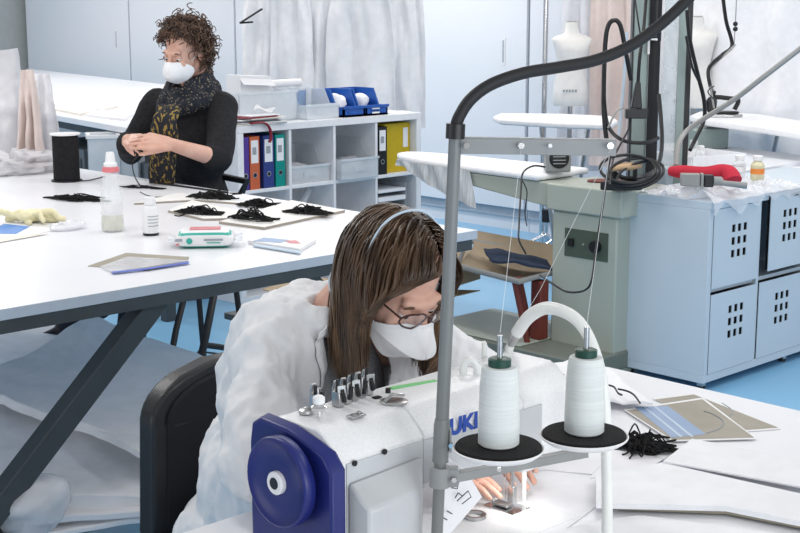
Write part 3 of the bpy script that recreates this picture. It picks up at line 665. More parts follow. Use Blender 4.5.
for v in o.data.vertices: v.co.z = max(v.co.z, ZT+.001)
# white boards
BT = [M['boardtop'], M['boardedge']]; GB = 'white boards under the cord bundles'
flat('foam_board', [(168,212.5),(192,202),(268,219.5),(203.5,221)], ZT, .008, BT, 'white board under the left cord bundle', 'board', GB)
flat('foam_board', [(134,205),(178,194.5),(262,206.5),(196,201.5)], ZT, .007, BT, 'white board farthest back under the cord bundles', 'board', GB)
flat('foam_board', [(219,224),(292,202.5),(345,212.5),(264,230)], ZT+.0, .009, BT, 'white board nearest the wipes packet under two cord bundles', 'board', GB)
# cord bundles: many fine loops, one mesh each
def bundle(px0, px1, py, z0, label, n=30, r=.0022, hgt=.018, wid=.05, seed=0, tail=0, m='cordblk'):
    random.seed(seed); A_ = at_z(px0,py,z0); B_ = at_z(px1,py+(px1-px0)*.06,z0); d = B_-A_; Lb = d.length; d.normalize(); e = Vector((-d.y,d.x,0)); b = MB()
    for k in range(n):
        pts = []; s0 = random.uniform(-.06,.35); s1 = random.uniform(.55,1.05); w0 = random.gauss(0,.5)*wid; w1 = random.gauss(0,.5)*wid
        for q in range(7):
            s = s0+(s1-s0)*q/6; env = max(.15, math.sin(PI*min(max(s,.02),.98)))
            pts.append(A_+d*Lb*s+e*((w0+(w1-w0)*q/6)*env*1.3+random.gauss(0,.005)) + Vector((0,0,r+abs(random.gauss(0,.6))*hgt*env)))
        if random.random() < .35:
            pts.append(pts[-1]+d*.02+e*random.uniform(-.03,.03)); pts.append(pts[-2]-d*.03+e*random.uniform(-.05,.05))
        for p in pts: p.z = max(p.z, z0+r)
        b.tube(bez(pts,4), r, 5)
    return tag(b.build('cord_bundle', M[m]), label, 'cord bundle', 'black cord bundles')
bundle(190,236,197,ZT+.0072,'black cord bundle at the back beside the seamstress sleeve',34,seed=1)
bundle(238,278,205,ZT+.0005,'black cord bundle second from the back, nearer the bookcase',34,seed=2)
bundle(176,219,212,ZT+.0085,'black cord bundle on the left white board',30,seed=3)
bundle(230,272,218,ZT+.0095,'black cord bundle with stray loops nearest the wipes packet',30,seed=4,hgt=.026)
bundle(285,329,212,ZT+.0095,'dense black cord bundle at the right board end',46,seed=5,wid=.035)
bundle(47,103,198,ZT+.0005,'long dense black cord bundle between spool and spray bottle',44,seed=6,hgt=.012)
bundle(120,158,187,ZT+.0005,'thin tangled black cords behind the spray bottle',9,seed=7,hgt=.008,r=.0018)
def flatwire(name, pts, z, r, m, label, cat, group=None):
    b = MB(); b.tube(bez([at_z(x,y,z+r) for x,y in pts],8), r, 6); return tag(b.build(name, m), label, cat, group)
flatwire('cord', [(158,183),(195,188),(228,192.5)], ZT, .004, M['blackr'], 'straight thick black cord along the far table edge', 'cord')
flatwire('cord', [(140,192),(148,195.5),(158,197),(168,195.5)], ZT, .0016, M['blackr'], 'single thin curved black cord behind the small bottle', 'cord')
flatwire('cord', [(78,181),(90,180),(106,176)], ZT, .002, M['blackr'], 'loose black cord end running off the spool', 'cord')
# tulle sacks standing at the left
c = at_d(8,140,6.0)
t = thing('tulle_sack', 'tall white tulle sack standing at the left end of the cutting table', 'sack', tuple(at_z(8,170,ZT)))
p0 = at_z(-10,163,ZT); p1 = at_z(26,163,ZT); dxs = p1-p0; ny_ = Vector((-dxs.y,dxs.x,0)).normalized()
def sack(u, v):
    th = 2*PI*u; w = .5*dxs.length*1.3
    q = (p0+p1)/2 - dxs*.16 + dxs.normalized()*(w*(1-.06*v+.05*math.sin(4*v))*math.copysign(abs(math.cos(th))**.6, math.cos(th))) + ny_*(.13*(1-.5*v**3)*math.sin(th))
    q.z = ZT+.002+.50*v+ (.012*math.cos(th) if v > .8 else 0)*(v-.8)*5; n_ = .014*nz(q,7)+.01*nz(q,16); return q+ny_*n_*2
b = MB(); b.grid(sack, 48, 30); b.rings([[Vector(sack(i/24,1)) for i in range(24)]], cap=False); o = b.build('sack_body', M['tulle'], t, ang=80)
b = MB(); b.grid(lambda u, v: sack(u, 1)*(1-v)+((p0+p1)/2-dxs*.12+Vector((0,0,.50)))*v, 48, 3); b.build('folded_top', M['tulle'], t, ang=80)
def drape(pxl, pxr, pyt, pyb, D, m, label, seed, lean=.25):
    a = at_d(pxl,pyb,D); c = at_d(pxr,pyb,D); tp = at_d((pxl+pxr)/2-4,pyt,D+.05)
    a.z = c.z = ZT+.003; d = c-a; n = Vector((d.y,-d.x,0)).normalized()
    def fn(u, v):
        q = tp*(1-v)+(a+d*u)*v + (d*(u-.5))*(.5)*(1-v) ; q = q + n*(.03*math.sin(5*PI*u+seed)*v**.6+.02*nz(Vector((u*4,v*4,seed)),1.3)); q.z = max(q.z, ZT+.003); return q
    t = thing('tulle_drape', label, 'tulle', tuple((a+c)/2), group='tulle drapes'); b = MB(); b.grid(fn, 40, 30, .003); b.build('cloth', m, t, ang=80)
drape(18,44,70,160,5.95,M['pink'],'pale pink tulle drape between the white sack and black spool',1)
drape(22,64,74,158,6.08,M['tulle'],'white tulle drape falling towards the black spool',2.5)
c = onT(18,172); o = lump('crumpled_net', (c.x,c.y,ZT+.035), (.26,.14,.045), M['tulle'], 'crumpled white net heap at the foot of the tulle sack', 'net', .06, 24, seg=64, rows=36)
for v in o.data.vertices: v.co.z = max(v.co.z, ZT+.001)

# ================================================================== HIGH STOOL of the standing seamstress
SX, SY = 3.40, 4.78
t = thing('high_stool', 'black tubular high stool with sled legs under the seamstress in the scarf', 'stool', (SX,SY,0))
b = MB(); b.tube([at_d(199,246,5.55),at_d(186,290,5.3),at_d(176,330,5.15),at_d(172.5,349,5.1),at_d(179,355,5.05),at_d(196,357.5,5.0),at_d(202,351,5.1)], .013, 10); b.build('leg', M['blackr'], t)
b = MB(); b.tube([at_d(226,240,5.5),at_d(216,284,5.2),at_d(206,335,5.0),at_d(200,362,4.95),at_d(181,452,4.9)], .015, 10); b.build('leg', M['blackr'], t)
for dx_, dy_ in ((.2,.16),(.2,-.16)): b = MB(); b.tube([(SX+.13,SY+dy_*.8,.70),(SX+dx_,SY+dy_,0)], .013, 10); b.build('leg', M['blackr'], t)
b = MB(); b.tube([at_d(205,345,5.03),at_d(220,347,5.1),at_d(252,353,5.3),Vector((SX+.18,SY-.15,.24))], .012, 10); b.build('foot_rail', M['blackr'], t)
b = MB(); b.tube([at_d(204,352,5.0),at_d(250,358,5.2)], .004, 6); b.build('cross_wire', M['blackr'], t)
b = MB(); b.box((SX,SY,.715), (.38,.38,.03)); b.build('seat', M['black'], t, bevel=.012)
b = MB(); b.tube([Vector((SX+.16,SY+.19,.725)),at_d(206,176,5.85),at_d(222,176.5,5.78),at_d(247,181.5,5.68),at_d(240,196,5.68),Vector((SX+.16,SY-.18,.725))], .015, 8); b.build('back_frame', M['black'], t)

# cardboard pattern pieces behind
def cardb(pts, z, label):
    P = [at_z(x,y,z) for x,y in pts]; b = MB(); b.prism([(p.x,p.y) for p in P], z, z+.004); return tag(b.build('cardboard_sheet', M['tan'], smooth=False), label, 'cardboard', 'tan cardboard sheets')
c = at_z(470,262,.40)
t = thing('low_trolley', 'low dark trolley carrying tan cardboard sheets behind the seated seamstress', 'trolley', (3.85,4.3,0))
b = MB(); b.box2((3.72,4.35,.24), (4.45,4.95,.27)); b.build('deck', M['steel_dark'], t, bevel=.003)
for x in (3.78,4.39):
    for y in (4.41,4.89):
        b = MB(); b.box2((x-.02,y-.02,.08), (x+.02,y+.02,.2395)); b.build('post', M['steel_dark'], t); b = MB(); b.cyl((x-.015,y,.04),(x+.015,y,.04),.04,seg=16); b.build('caster', M['blackr'], t)
cardb([(262,290),(300,276),(335,280),(310,302)], .272, 'tan cardboard piece showing left of the seated seamstress hair')
cardb([(440,305),(440,290),(480,291),(446,299)], .272, 'thin tan cardboard strip sticking out low behind the grey rod')
cardb([(425,252),(460,246.5),(486,252),(455,278),(430,296)], .372, 'folded tan cardboard sheet right of the grey rod')
b = MB(); p = at_z(440,276,.30); b.box((p.x,p.y,.324), (.3,.3,.095), rz=.2); tag(b.build('carton', M['tan'], bevel=.002), 'plain tan carton holding up the folded cardboard sheet', 'carton')

# ================================================================== WHITE PERFORATED-DOOR CABINET
KX0, KX1, KY0, KY1, KZ0, KZ1 = 4.972, 5.765, 3.20, 3.66, .036, .832
t = thing('storage_cabinet', 'pale blue white cube cabinet with perforated doors on short steel glides', 'cabinet', ((KX0+KX1)/2,(KY0+KY1)/2,0))
def kp(name, a, c, bv=.002, m='cabinet', parent=None): b = MB(); b.box2(a, c); return b.build(name, M[m], parent or t, bevel=bv)
kp('top_panel', (KX0,KY0-.004,KZ1-.035), (KX1+.6,KY1,KZ1)); kp('bottom_panel', (KX0,KY0,KZ0), (KX1+.6,KY1,KZ0+.035))
kp('side_panel', (KX0,KY0,KZ0+.0352), (KX0+.03,KY1,KZ1-.0352)); kp('side_panel', (KX1+.57,KY0,KZ0+.0352), (KX1+.6,KY1,KZ1-.0352))
kp('back_panel', (KX0+.031,KY1-.012,KZ0+.036), (KX1+.569,KY1,KZ1-.036), 0)
kp('divider', (5.372,KY0+.004,KZ0+.0355), (5.392,KY1-.0125,KZ1-.0355)); kp('divider', (5.80,KY0+.004,KZ0+.0355), (5.82,KY1-.0125,KZ1-.0355))
for x0, x1 in ((KX0+.031,5.3715),(5.3925,5.7995)): kp('shelf', (x0,KY0+.02,.428), (x1,KY1-.013,.446))
def pdoor(x0, x1, z0, z1, y=KY0-.002, hy=.6, dx_=0):
    b = MB(); cx = (x0+x1)/2+dx_; cz = z0+(z1-z0)*hy; g = .046; hs = .0135
    xs = [x0]+sum([[cx+(k-1)*g-hs, cx+(k-1)*g+hs] for k in range(3)], [])+[x1]; zs = [z0]+sum([[cz+(k-1)*g*1.22-hs*1.25, cz+(k-1)*g*1.22+hs*1.25] for k in range(3)], [])+[z1]
    for i in range(7):
        for j in range(7):
            if i % 2 and j % 2: continue
            b.box2((xs[i],y,zs[j]), (xs[i+1],y+.004,zs[j+1]))
    d = b.build('door', M['cabinet'], t, smooth=False)
    b = MB(); b.box2((x0+.005,y+.016,z0+.005), (x1-.005,y+.02,z1-.005)); b.build('hole_shade', M['foam'], d, smooth=False)  # black sheet behind the holes stands in for shade inside the cabinet
pdoor(KX0+.034, 5.368, .450, .795, hy=.56, dx_=.02); pdoor(KX0+.034, 5.368, .073, .424, hy=.60, dx_=.02); pdoor(5.396, 5.795, .073, .424, hy=.6, dx_=-.0)
pdoor(5.824, KX1+.566, .073, .424, hy=.6); pdoor(5.824, KX1+.566, .450, .795, hy=.56)
pdoor(5.43, 5.81, .475, .822, y=KY0-.02, hy=.56, dx_=-.02)
kp('drawer_gap', (5.60,KY0-.023,.80), (5.75,KY0-.0202,.815), 0, 'black')
for x in (KX0+.05, 5.70, 6.2):
    for y in (KY0+.04,KY1-.04):
        b = MB(); b.box2((x-.014,y-.014,.012), (x+.014,y+.014,KZ0-.0005)); s_ = b.build('glide', M['steel'], t)
        b = MB(); b.cyl((x,y,0),(x,y,.0115),.017,seg=16); b.build('glide_pad', M['blackr'], s_)
# crumpled film on top
def film(u, v):
    x = KX0-.01+u*.78; y = KY0-.03+v*.47
    z = KZ1+.004+.055*max(0,.5+noise.turbulence(Vector((x*11,y*11,2)),4,False)-.3)*math.sin(PI*min(1,v*1.1+.02))**.4
    if v < .06: z = KZ1+.006-.075*(1-v/.06)*(.55+nz(Vector((x,0,5)),9)); y = KY0-.024-.006*abs(nz(Vector((x,1,0)),30))
    return Vector((x,y,max(z,KZ1+.002) if v >= .06 else z))
b = MB(); b.grid(film, 90, 60); tag(b.build('plastic_film', M['film'], ang=20), 'crumpled clear plastic film covering the white cabinet top', 'plastic film')
# red form, grey tool, bottles, white box
p0, p1 = at_z(672,172,KZ1+.03), at_z(733,180,KZ1+.06)
t = thing('pressing_mitt', 'red padded sleeve form lying on the cabinet film', 'pressing form', tuple(at_z(700,183,KZ1)))
pts = bez([at_d(668,171,6.12),at_d(682,172,6.1),at_d(705,173.5,6.06),at_d(722,171,6.04),at_d(730,174,6.0),at_d(733,182,5.97)],6)
n_ = len(pts); b = MB(); b.tube(pts, [.018+.013*min(1,i/(n_*.2))+ .012*max(0,(i/n_-.62))/.38 if i not in (0,n_-1) else .012 for i in range(n_)], 16); o = b.build('padded_form', M['red'], t, ang=70)
t = thing('pneumatic_tool', 'grey metal block tool with black end in front of the red form', 'tool', tuple(at_z(700,186,KZ1)))
Rr = Matrix.Rotation(YAW-.12,3,'Z'); c = at_d(690,179.5,5.9)
b = MB(); b.box(c, (.082,.05,.052), rot=Rr); b.build('metal_block', M['greymetal'], t, bevel=.004)
b = MB(); b.box(c+Rr@Vector((.05,.0,-.002)), (.012,.054,.058), rot=Rr); b.build('flange', M['rodl'], t, bevel=.002)
b = MB(); b.box(c+Rr@Vector((.078,0,-.004)), (.04,.046,.052), rot=Rr); b.build('black_end', M['black'], t, bevel=.004)
b = MB(); b.tube([c+Rr@Vector((.1,0,-.005)),c+Rr@Vector((.13,0,-.005)),c+Rr@Vector((.14,-.01,-.012)),c+Rr@Vector((.24,-.015,-.022))], [.02,.02,.012,.014], 12); b.build('spindle', M['rodl'], t)
def bottle(px, py, z, h, r, m, label, capm='white_pl', lab=None, D=None, group='bottles by the cabinet'):
    c = at_z(px,py,z); t = thing('reagent_bottle', label, 'bottle', tuple(c), group=group)
    b = MB(); b.lathe([(r*.92,0),(r,.004),(r,h*.62),(r*.6,h*.76),(r*.55,h*.8)], c, 24); b.build('body', M[m], t)
    b = MB(); b.lathe([(r*.72,h*.805),(r*.72,h*.98),(r*.6,h)], c, 20); b.build('cap', M[capm], t)
    if lab: b = MB(); b.lathe([(r*1.02,h*.26),(r*1.02,h*.48)], c, 24, cap=False); b.build('label', M[lab], t)
bottle(739,177,.845,.105,.03,'clear2','clear white capped bottle beside the red form',lab='paper')
bottle(757,180,.845,.115,.032,'amber','bottle of pale yellow fluid with an orange label',lab='orangep')
t = thing('low_tray', 'low white tray box behind the red form', 'tray', tuple(at_z(690,172,.845)))
a0, a1 = at_z(692,168,.845), at_z(745,164,.845)
b = MB(); d = (a1-a0); d.z = 0; n2 = Vector((-d.y,d.x,0)).normalized()
for p, q in ((a0,a1),(a1,a1+n2*.3),(a1+n2*.3,a0+n2*.3),(a0+n2*.3,a0)):
    e_ = (q-p).normalized(); m2 = Vector((-e_.y,e_.x,0)).normalized()*.006; b.prism([(p-m2).to_2d(),(q-m2).to_2d(),(q+m2).to_2d(),(p+m2).to_2d()], .846, .90)
b.build('wall_panel', M['white_board'], t, smooth=False)
b = MB(); b.prism([p.to_2d() for p in (a0,a1,a1+n2*.3,a0+n2*.3)], .842, .8455); b.build('base_panel', M['white_board'], t, smooth=False)
t = thing('side_table', 'small white table behind the cabinet holding bottles and tray', 'table', (6.1,3.95,0))
b = MB(); b.box2((5.80,3.68,.812), (6.6,4.12,.841)); b.build('tabletop', M['laminate'], t, bevel=.003)
for x in (5.85,6.55):
    for y in (3.73,4.07): b = MB(); b.box2((x-.02,y-.02,0), (x+.02,y+.02,.8115)); b.build('leg', M['cupseam'], t, smooth=False)
bottle(681,163,.845,.15,.024,'white_pl','tall white spray bottle at the foot of the glass pane',lab='orangep',capm='white_pl')
bottle(693,163,.845,.12,.03,'clear2','clear bottle second from the glass pane',capm='clear2')
bottle(700,165,.845,.10,.026,'clear2','short clear bottle right of the glass pane',capm='white_pl')

# ================================================================== IRONING STATION (grey-green vacuum table)
t = thing('ironing_station', 'grey green vacuum ironing station with white covered board', 'ironing station', (4.95,4.2,0))
IX0, IX1 = 4.855, 5.03
b = MB(); b.box2((4.875,3.61,.0), (5.13,3.975,.729)); b.build('column', M['beige'], t, bevel=.008)
b = MB(); b.box2((4.855,3.575,.73), (5.20,4.0,.852)); b.build('head_box', M['beige'], t, bevel=.008)
b = MB(); b.slab([(4.885,4.001,.735),(4.885,4.001,.85),(4.90,4.75,.85),(4.90,4.75,.815)], (1,.0,0), .26); b.build('arm', M['beige'], t, bevel=.006)
# board with rounded nose
def board_out(z):
    L_ = [(4.845,3.93)]; 
    return L_
yt = 5.22
prof = [(4.862,4.06),(4.885,4.5),(4.93,4.9),(5.0,5.12),(5.07,5.20),(5.15,5.215),(5.20,5.16),(5.235,5.0),(5.25,4.5),(5.25,4.06)]
b = MB(); b.prism(prof, .853, .885); b.build('padded_board', M['cloth'], t, bevel=.014, bseg=3)
b = MB(); b.grid(lambda u, v: Vector((4.872+.07*u*u+.006*math.sin(26*u+3*v), 4.50+.58*u-.05*v*(1-u), .868-(.03+.155*max(0,1-u*1.15)**.8)*v)), 30, 8, .002); b.build('hanging_cover', M['silverstripe'], t)
b = MB(); b.box2((4.872,3.655,.525), (4.876,3.90,.655)); pn = b.build('control_panel', M['panel'], t, bevel=.001)
b = MB(); b.box2((4.862,3.845,.575), (4.8715,3.875,.61)); b.build('switch', M['black'], pn)
b = MB(); b.cyl((4.871,3.715,.59),(4.845,3.715,.59),.026,seg=20); b.build('dial_knob', M['black'], pn)
b = MB(); b.cyl((4.871,3.79,.59),(4.866,3.79,.59),.005,seg=12); b.build('lamp', M['greymetal'], pn)
b = MB(); b.box2((4.645,3.60,.03), (5.20,4.62,.115)); b.build('floor_base', M['beigedk'], t, bevel=.01)
b = MB(); b.box2((4.70,3.66,.0), (5.1,4.56,.0295)); b.build('plinth_foot', M['black'], t, smooth=False)
b = MB(); b.box2((4.66,3.98,.1155), (5.16,4.60,.123)); b.build('foot_pedal', M['beige'], t, bevel=.003)
# cloth tray under board
b = MB(); b.tube([(4.66,3.99,.42),(4.74,4.45,.42),(5.22,4.82,.44),(5.2,3.99,.44)], .014, 10, closed=True); b.build('tray_frame', M['rodl'], t)
b = MB(); b.grid(lambda u, v: Vector((4.67+.07*v+.53*u, 4.0+v*(.45+.36*u), .415-.05*math.sin(PI*u)*math.sin(PI*v)+.075*max(0,u-.8)*5)), 12, 14, .004); b.build('tray_cloth', M['tan'], t, ang=60)
for y, x in ((4.03,4.68),(4.09,4.78)): b = MB(); b.tube([(x,y,.41),(x+.06,y-.03,.12)], .014, 8); b.build('tray_strut', M['rust'], t)
b = MB(); b.box2((4.80,3.976,.124), (4.86,4.035,.40)); b.build('rust_panel', M['rust'], t, bevel=.004)
b = MB(); b.grid(lambda u, v: at_z(484+62*u+8*v, 250.5+12*u+(13-3*u)*v, .43) + Vector((0,0,.012*nz(Vector((u*3,v*3,1)),1.4)+.012*math.sin(PI*u))), 14, 8, .012); tag(b.build('folded_cloth', M['navy'], ang=60), 'navy cloth lying in the tan tray of the ironing station', 'cloth')
# radio
c = at_z(557,172,.886); R = Matrix.Rotation(YAW+.12,3,'Z'); t = thing('radio', 'small grey radio with round dark speaker grille on the ironing board', 'radio', (c.x,c.y,.886), YAW)
b = MB(); b.box(c+Vector((0,0,.062)), (.118,.075,.122), rot=R); b.build('housing', M['rodl'], t, bevel=.012, bseg=3)
b = MB(); f = c+R@Vector((0,-.0378,.068)); b.lathe([(.047,0),(.047,.004),(.044,.006)], f, 28, R=R@Matrix.Rotation(PI/2,3,'X')); g_ = b.build('speaker_grille', M['black'], t)
for k in range(4): b = MB(); b.box(f+R@Vector((0,-.0066,-.024+.016*k)), (.06,.001,.003), rot=R); b.build('grille_bar', M['greysh'], g_)
wire('cord', [at_d(545,167,5.95),at_d(533,166,5.9),at_d(523,173,5.85),at_d(521,190,5.8),at_d(519,225,5.7),at_d(519,240,5.65),at_d(526,254,5.65)], .004, M['black'], 'black cord falling from the radio beside the board', 'cord')
wire('cord', [at_d(522,180,5.9),at_d(527,192,5.9),at_d(525,212,5.9),at_d(527,226,5.9)], .0025, M['black'], 'thin short cord end beside the radio cord', 'cord')
wire('cable', [at_d(612,150,5.7),at_d(607,175,5.65),at_d(603,205,5.6),at_d(597,240,5.5),at_d(592,278,5.4),at_d(585,290,5.4),at_d(568,292,5.42),at_d(553,284,5.5),at_d(540,275,5.6)], .0045, M['black'], 'black power cord hanging down over the ironing station control panel', 'cord')
# maroon rest plate with iron, wood handled
t = thing('iron_rest', 'dark maroon iron rest mat on the ironing station head', 'mat', tuple(at_z(608,181,.853)))
b = MB(); c = at_z(606,181.5,.853); b.lathe([(.085,0),(.09,.004),(.085,.008)], c, 28, sy=.6, R=Matrix.Rotation(-.7,3,'Z')); b.build('mat', M['rust'], t)
t = thing('hand_iron', 'black hand iron with a light wooden handle among coiled cables', 'iron', tuple(at_d(625,165,5.9)))
c = at_d(622,172,5.95); c.z = .868; Rr = Matrix.Rotation(YAW+.2,3,'Z')
b = MB(); b.prism([(c+Rr@Vector((x,y,0))).to_2d() for x,y in ((-.1,0),(-.04,-.045),(.08,-.045),(.08,.045),(-.04,.045))], .862, .90); b.build('body', M['black'], t, bevel=.006)
b = MB(); b.tube([c+Rr@Vector((-.035,0,.03)),c+Rr@Vector((-.035,0,.085))], .01, 8); b.tube([c+Rr@Vector((.06,0,.03)),c+Rr@Vector((.06,0,.09))], .01, 8); b.build('bracket', M['black'], t)
b = MB(); b.tube([c+Rr@Vector((-.05,0,.085)),c+Rr@Vector((-.01,0,.092)),c+Rr@Vector((.05,0,.096)),c+Rr@Vector((.085,0,.10))], [.014,.018,.018,.013], 12); b.build('handle', M['wood'], t)
random.seed(5)
for k, lab in enumerate(('black cable coil looping round the hand iron','black cable coil in front of the pole foot','black cable lying loosely by the wooden handle')):
    c = at_d(628+6*k,169+3*k,5.9); ph = k*1.3
    pts = [c+RX*(.12*math.cos(a)*(1-.08*k))+Vector((0,0,.055*math.sin(a+ph*.2)))+FW*(.05*math.sin(a)) for a in [ph+q*.42 for q in range(17)]]
    for p in pts: p.z = max(p.z, .872)
    wire('coiled_cable', pts, .007, M['black'], lab, 'cable', n=4, group='cables round the hand iron')
# ================================================================== COLUMN WITH GLASS PANE
c = at_d(655,170,6.75); t = thing('utility_post', 'free standing post of aluminium, black tube and tinted glass pane', 'post', (c.x,c.y,0), YAW)
Rp = Matrix.Rotation(YAW,3,'Z')
def P_(px, D=6.75): q = at_d(px,100,D); return q
def pbox(px0, px1, dep, z0, z1, m, name, off=0, D=6.75, bv=.003):
    a, b_ = P_(px0,D), P_(px1,D); m_ = (a+b_)/2; b = MB(); b.box((m_.x+FW.x*off,m_.y+FW.y*off,(z0+z1)/2), ((b_-a).length,dep,z1-z0), rot=Rp); return b.build(name, M[m], t, bevel=bv)
pbox(631,646,.06,.0,2.9,'alu','aluminium_profile'); pbox(629.3,630.8,.06,0,2.9,'black','edge_strip',bv=0)
q = P_(653,6.7); b = MB(); b.tube([(q.x,q.y,0),(q.x,q.y,1.48)], .027, 20); b.build('black_pole', M['blackr'], t)
b = MB(); b.tube([(q.x,q.y,1.481),(q.x,q.y,2.9)], .029, 20); b.build('black_pole', M['black'], t)
pbox(662,681,.008,.0,2.9,'pane','glass_pane',bv=0); pbox(676,683.5,.012,0,2.9,'alu','pane_edge',off=-.012,bv=0); pbox(684,689,.04,0,2.9,'black','black_frame',bv=0)
b = MB(); b.box((q.x,q.y,.012), (.5,.4,.024), rot=Rp); b.build('base_plate', M['steel_dark'], t, bevel=.003)
b = MB(); a_ = P_(647,6.68); b.tube([Vector((a_.x,a_.y,1.42)),Vector((a_.x,a_.y,1.49)),Vector((q.x,q.y,1.49))-FW*.05], .006, 8); b.build('hook', M['white_pl'], t)
# cables and adapter
t = thing('power_adapter', 'black power adapter hanging from its cable left of the pole', 'adapter', tuple(at_d(637,115,6.5)), YAW)
b = MB(); c = at_d(636.5,113.5,6.5); b.box(c, (.105,.05,.045), rot=Rp); b.build('block', M['black'], t, bevel=.004)
b = MB(); c2 = at_d(637,107.5,6.5); b.tube([at_d(636,108,6.5),at_d(638,82,6.5)], [.036,.016], 4); b.build('plug', M['black'], t, bevel=.004)
b = MB(); b.tube(bez([at_d(638,83,6.5),at_d(640,55,6.5),at_d(644,25,6.55),at_d(647,-15,6.6)],6), .008, 8); b.build('cable', M['black'], t)
b = MB(); b.tube(bez([at_d(630,119,6.5),at_d(628,130,6.4),at_d(620,145,6.2),at_d(613,160,6.0),at_d(610,185,5.8)],6), .005, 7); b.build('lead', M['black'], t)
wire('cable_loop', [at_d(609,155,6.4),at_d(604,115,6.45),at_d(604.5,60,6.5),at_d(607,30,6.5),at_d(613,20.5,6.5),at_d(620,25,6.5),at_d(625,48,6.5),at_d(631,80,6.52)], .011, M['black'], 'thick black cable looping high left of the pole', 'cable')
wire('cable_loop', [at_d(604,60,6.48),at_d(604,95,6.46),at_d(608,125,6.44),at_d(622,140,6.3),at_d(645,143,6.3),at_d(658,138,6.4)], .009, M['black'], 'black cable sagging from the loop across to the pole', 'cable')
wire('cable_loop', [at_d(608,128,6.4),at_d(616,112,6.4),at_d(624,107.5,6.45)], .005, M['hosegrey'], 'thin grey lead joining the adapter left side', 'cable')
wire('cable_loop', [at_d(634,-10,6.6),at_d(638,20,6.55),at_d(641,38,6.55)], .004, M['black'], 'thin black cord at the top of the aluminium profile', 'cable')
wire('cable_loop', [at_d(659,95,6.6),at_d(662,140,6.4),at_d(658,165,6.2),at_d(645,176,6.0),at_d(625,178,5.95),at_d(612,171,5.95)], .010, M['black'], 'thick black cable curving from pole foot to the hand iron', 'cable')
wire('cable_loop', [at_d(687,10,6.6),at_d(690,40,6.6),at_d(698,75,6.6),at_d(704,100,6.6),at_d(704,120,6.6),at_d(695,140,6.55),at_d(690,150,6.5)], .010, M['black'], 'black cable bowing out right of the glass pane', 'cable')
wire('cable_loop', [at_d(686,36,6.55),at_d(692,66,6.55),at_d(699,82,6.6),at_d(703,94,6.6)], .006, M['black'], 'thinner black cable beside the bowing one', 'cable')
wire('cable_loop', [at_d(717,102,6.7),at_d(708,92,6.65),at_d(714,86,6.7)], .003, M['black'], 'thin black wire hook under the hose', 'cable')
wire('blue_rod', [at_d(627,32,6.7),at_d(624,80,6.7),at_d(619,135,6.7)], .008, M['strap'], 'pale blue rod leaning by the aluminium profile', 'rod')
wire('grey_hose', [at_d(960,-160,5.6),at_d(885,-30,5.75),at_d(830,26,5.9),at_d(800,49,5.95),at_d(765,76,6.0),at_d(735,99,6.1),at_d(705,118,6.2),at_d(688,130,6.25),at_d(679,143,6.2),at_d(676,165,6.15)], .012, M['hosegrey'], 'grey hose rising from the cabinet to the upper right corner', 'hose')
# chrome stand foot seen behind the station
t = thing('clamp_stand', 'chrome stand with black clamp on the floor behind the ironing station', 'stand', tuple(at_z(546,247,0)))
c = at_z(546,247,0)
b = MB(); b.cyl((c.x,c.y,.012),(c.x,c.y,.7),.012,seg=12); b.build('pole', M['chrome'], t)
for an in (2.7,4.8,.6): b = MB(); b.tube([(c.x,c.y,.09),(c.x+.2*math.cos(an),c.y+.2*math.sin(an),.014)], .013, 8); b.build('foot', M['chrome'], t)
b = MB(); b.box((c.x,c.y,.22), (.05,.05,.09)); b.build('clamp', M['black'], t, bevel=.005)
# ================================================================== SEWING TABLES (front right)
t = thing('sewing_table', 'white sewing machine table in the foreground', 'table', (1.7,1.2,0))
EY = 1.86; SXD = 2.20; FXE = 2.71
b = MB(); b.box2((.95,.55,ZS-.028), (SXD,EY,ZS)); b.build('tabletop', M['laminate'], t, bevel=.002)
b = MB(); b.box2((1.15,.9,ZS-.10), (2.0,EY-.1,ZS-.0285)); b.build('apron_frame', M['lamedge'], t, smooth=False)
for x in (1.15,2.05):
    b = MB(); b.box2((x-.025,.62,.0), (x+.025,EY-.06,.05)); b.build('foot', M['cupseam'], t, bevel=.003)
    b = MB(); b.box2((x-.025,1.25,.0505), (x+.025,1.33,ZS-.101 if x < 2 else ZS-.0285)); b.build('leg', M['cupseam'], t, bevel=.003)
t = thing('side_table', 'white work table adjoining the sewing table, strewn with white cards', 'table', (2.45,1.2,0))
b = MB(); b.prism([(SXD+.006,.2),(FXE,.2),(FXE,2.02),(FXE-.03,2.09),(FXE-.1,2.11),(SXD+.006,2.11)], ZS-.028, ZS); b.build('tabletop', M['laminate'], t, bevel=.002)
for x in (SXD+.06,FXE-.06):
    for y in (.3,2.02): b = MB(); b.box2((x-.02,y-.02,0), (x+.02,y+.02,ZS-.0285)); b.build('leg', M['cupseam'], t, bevel=.003)
def onS(x, y, z=ZS): return at_z(x, y, z)
def fl(name, pts, z, th, m, label, cat, group=None, parent=None, bevel=0):
    P = [at_z(x,y,z+th) for x,y in pts]; b = MB(); b.prism([(p.x,p.y) for p in P], z, z+th); o = b.build(name, m, parent, bevel=bevel)
    return tag(o, label, cat, group) if label else o
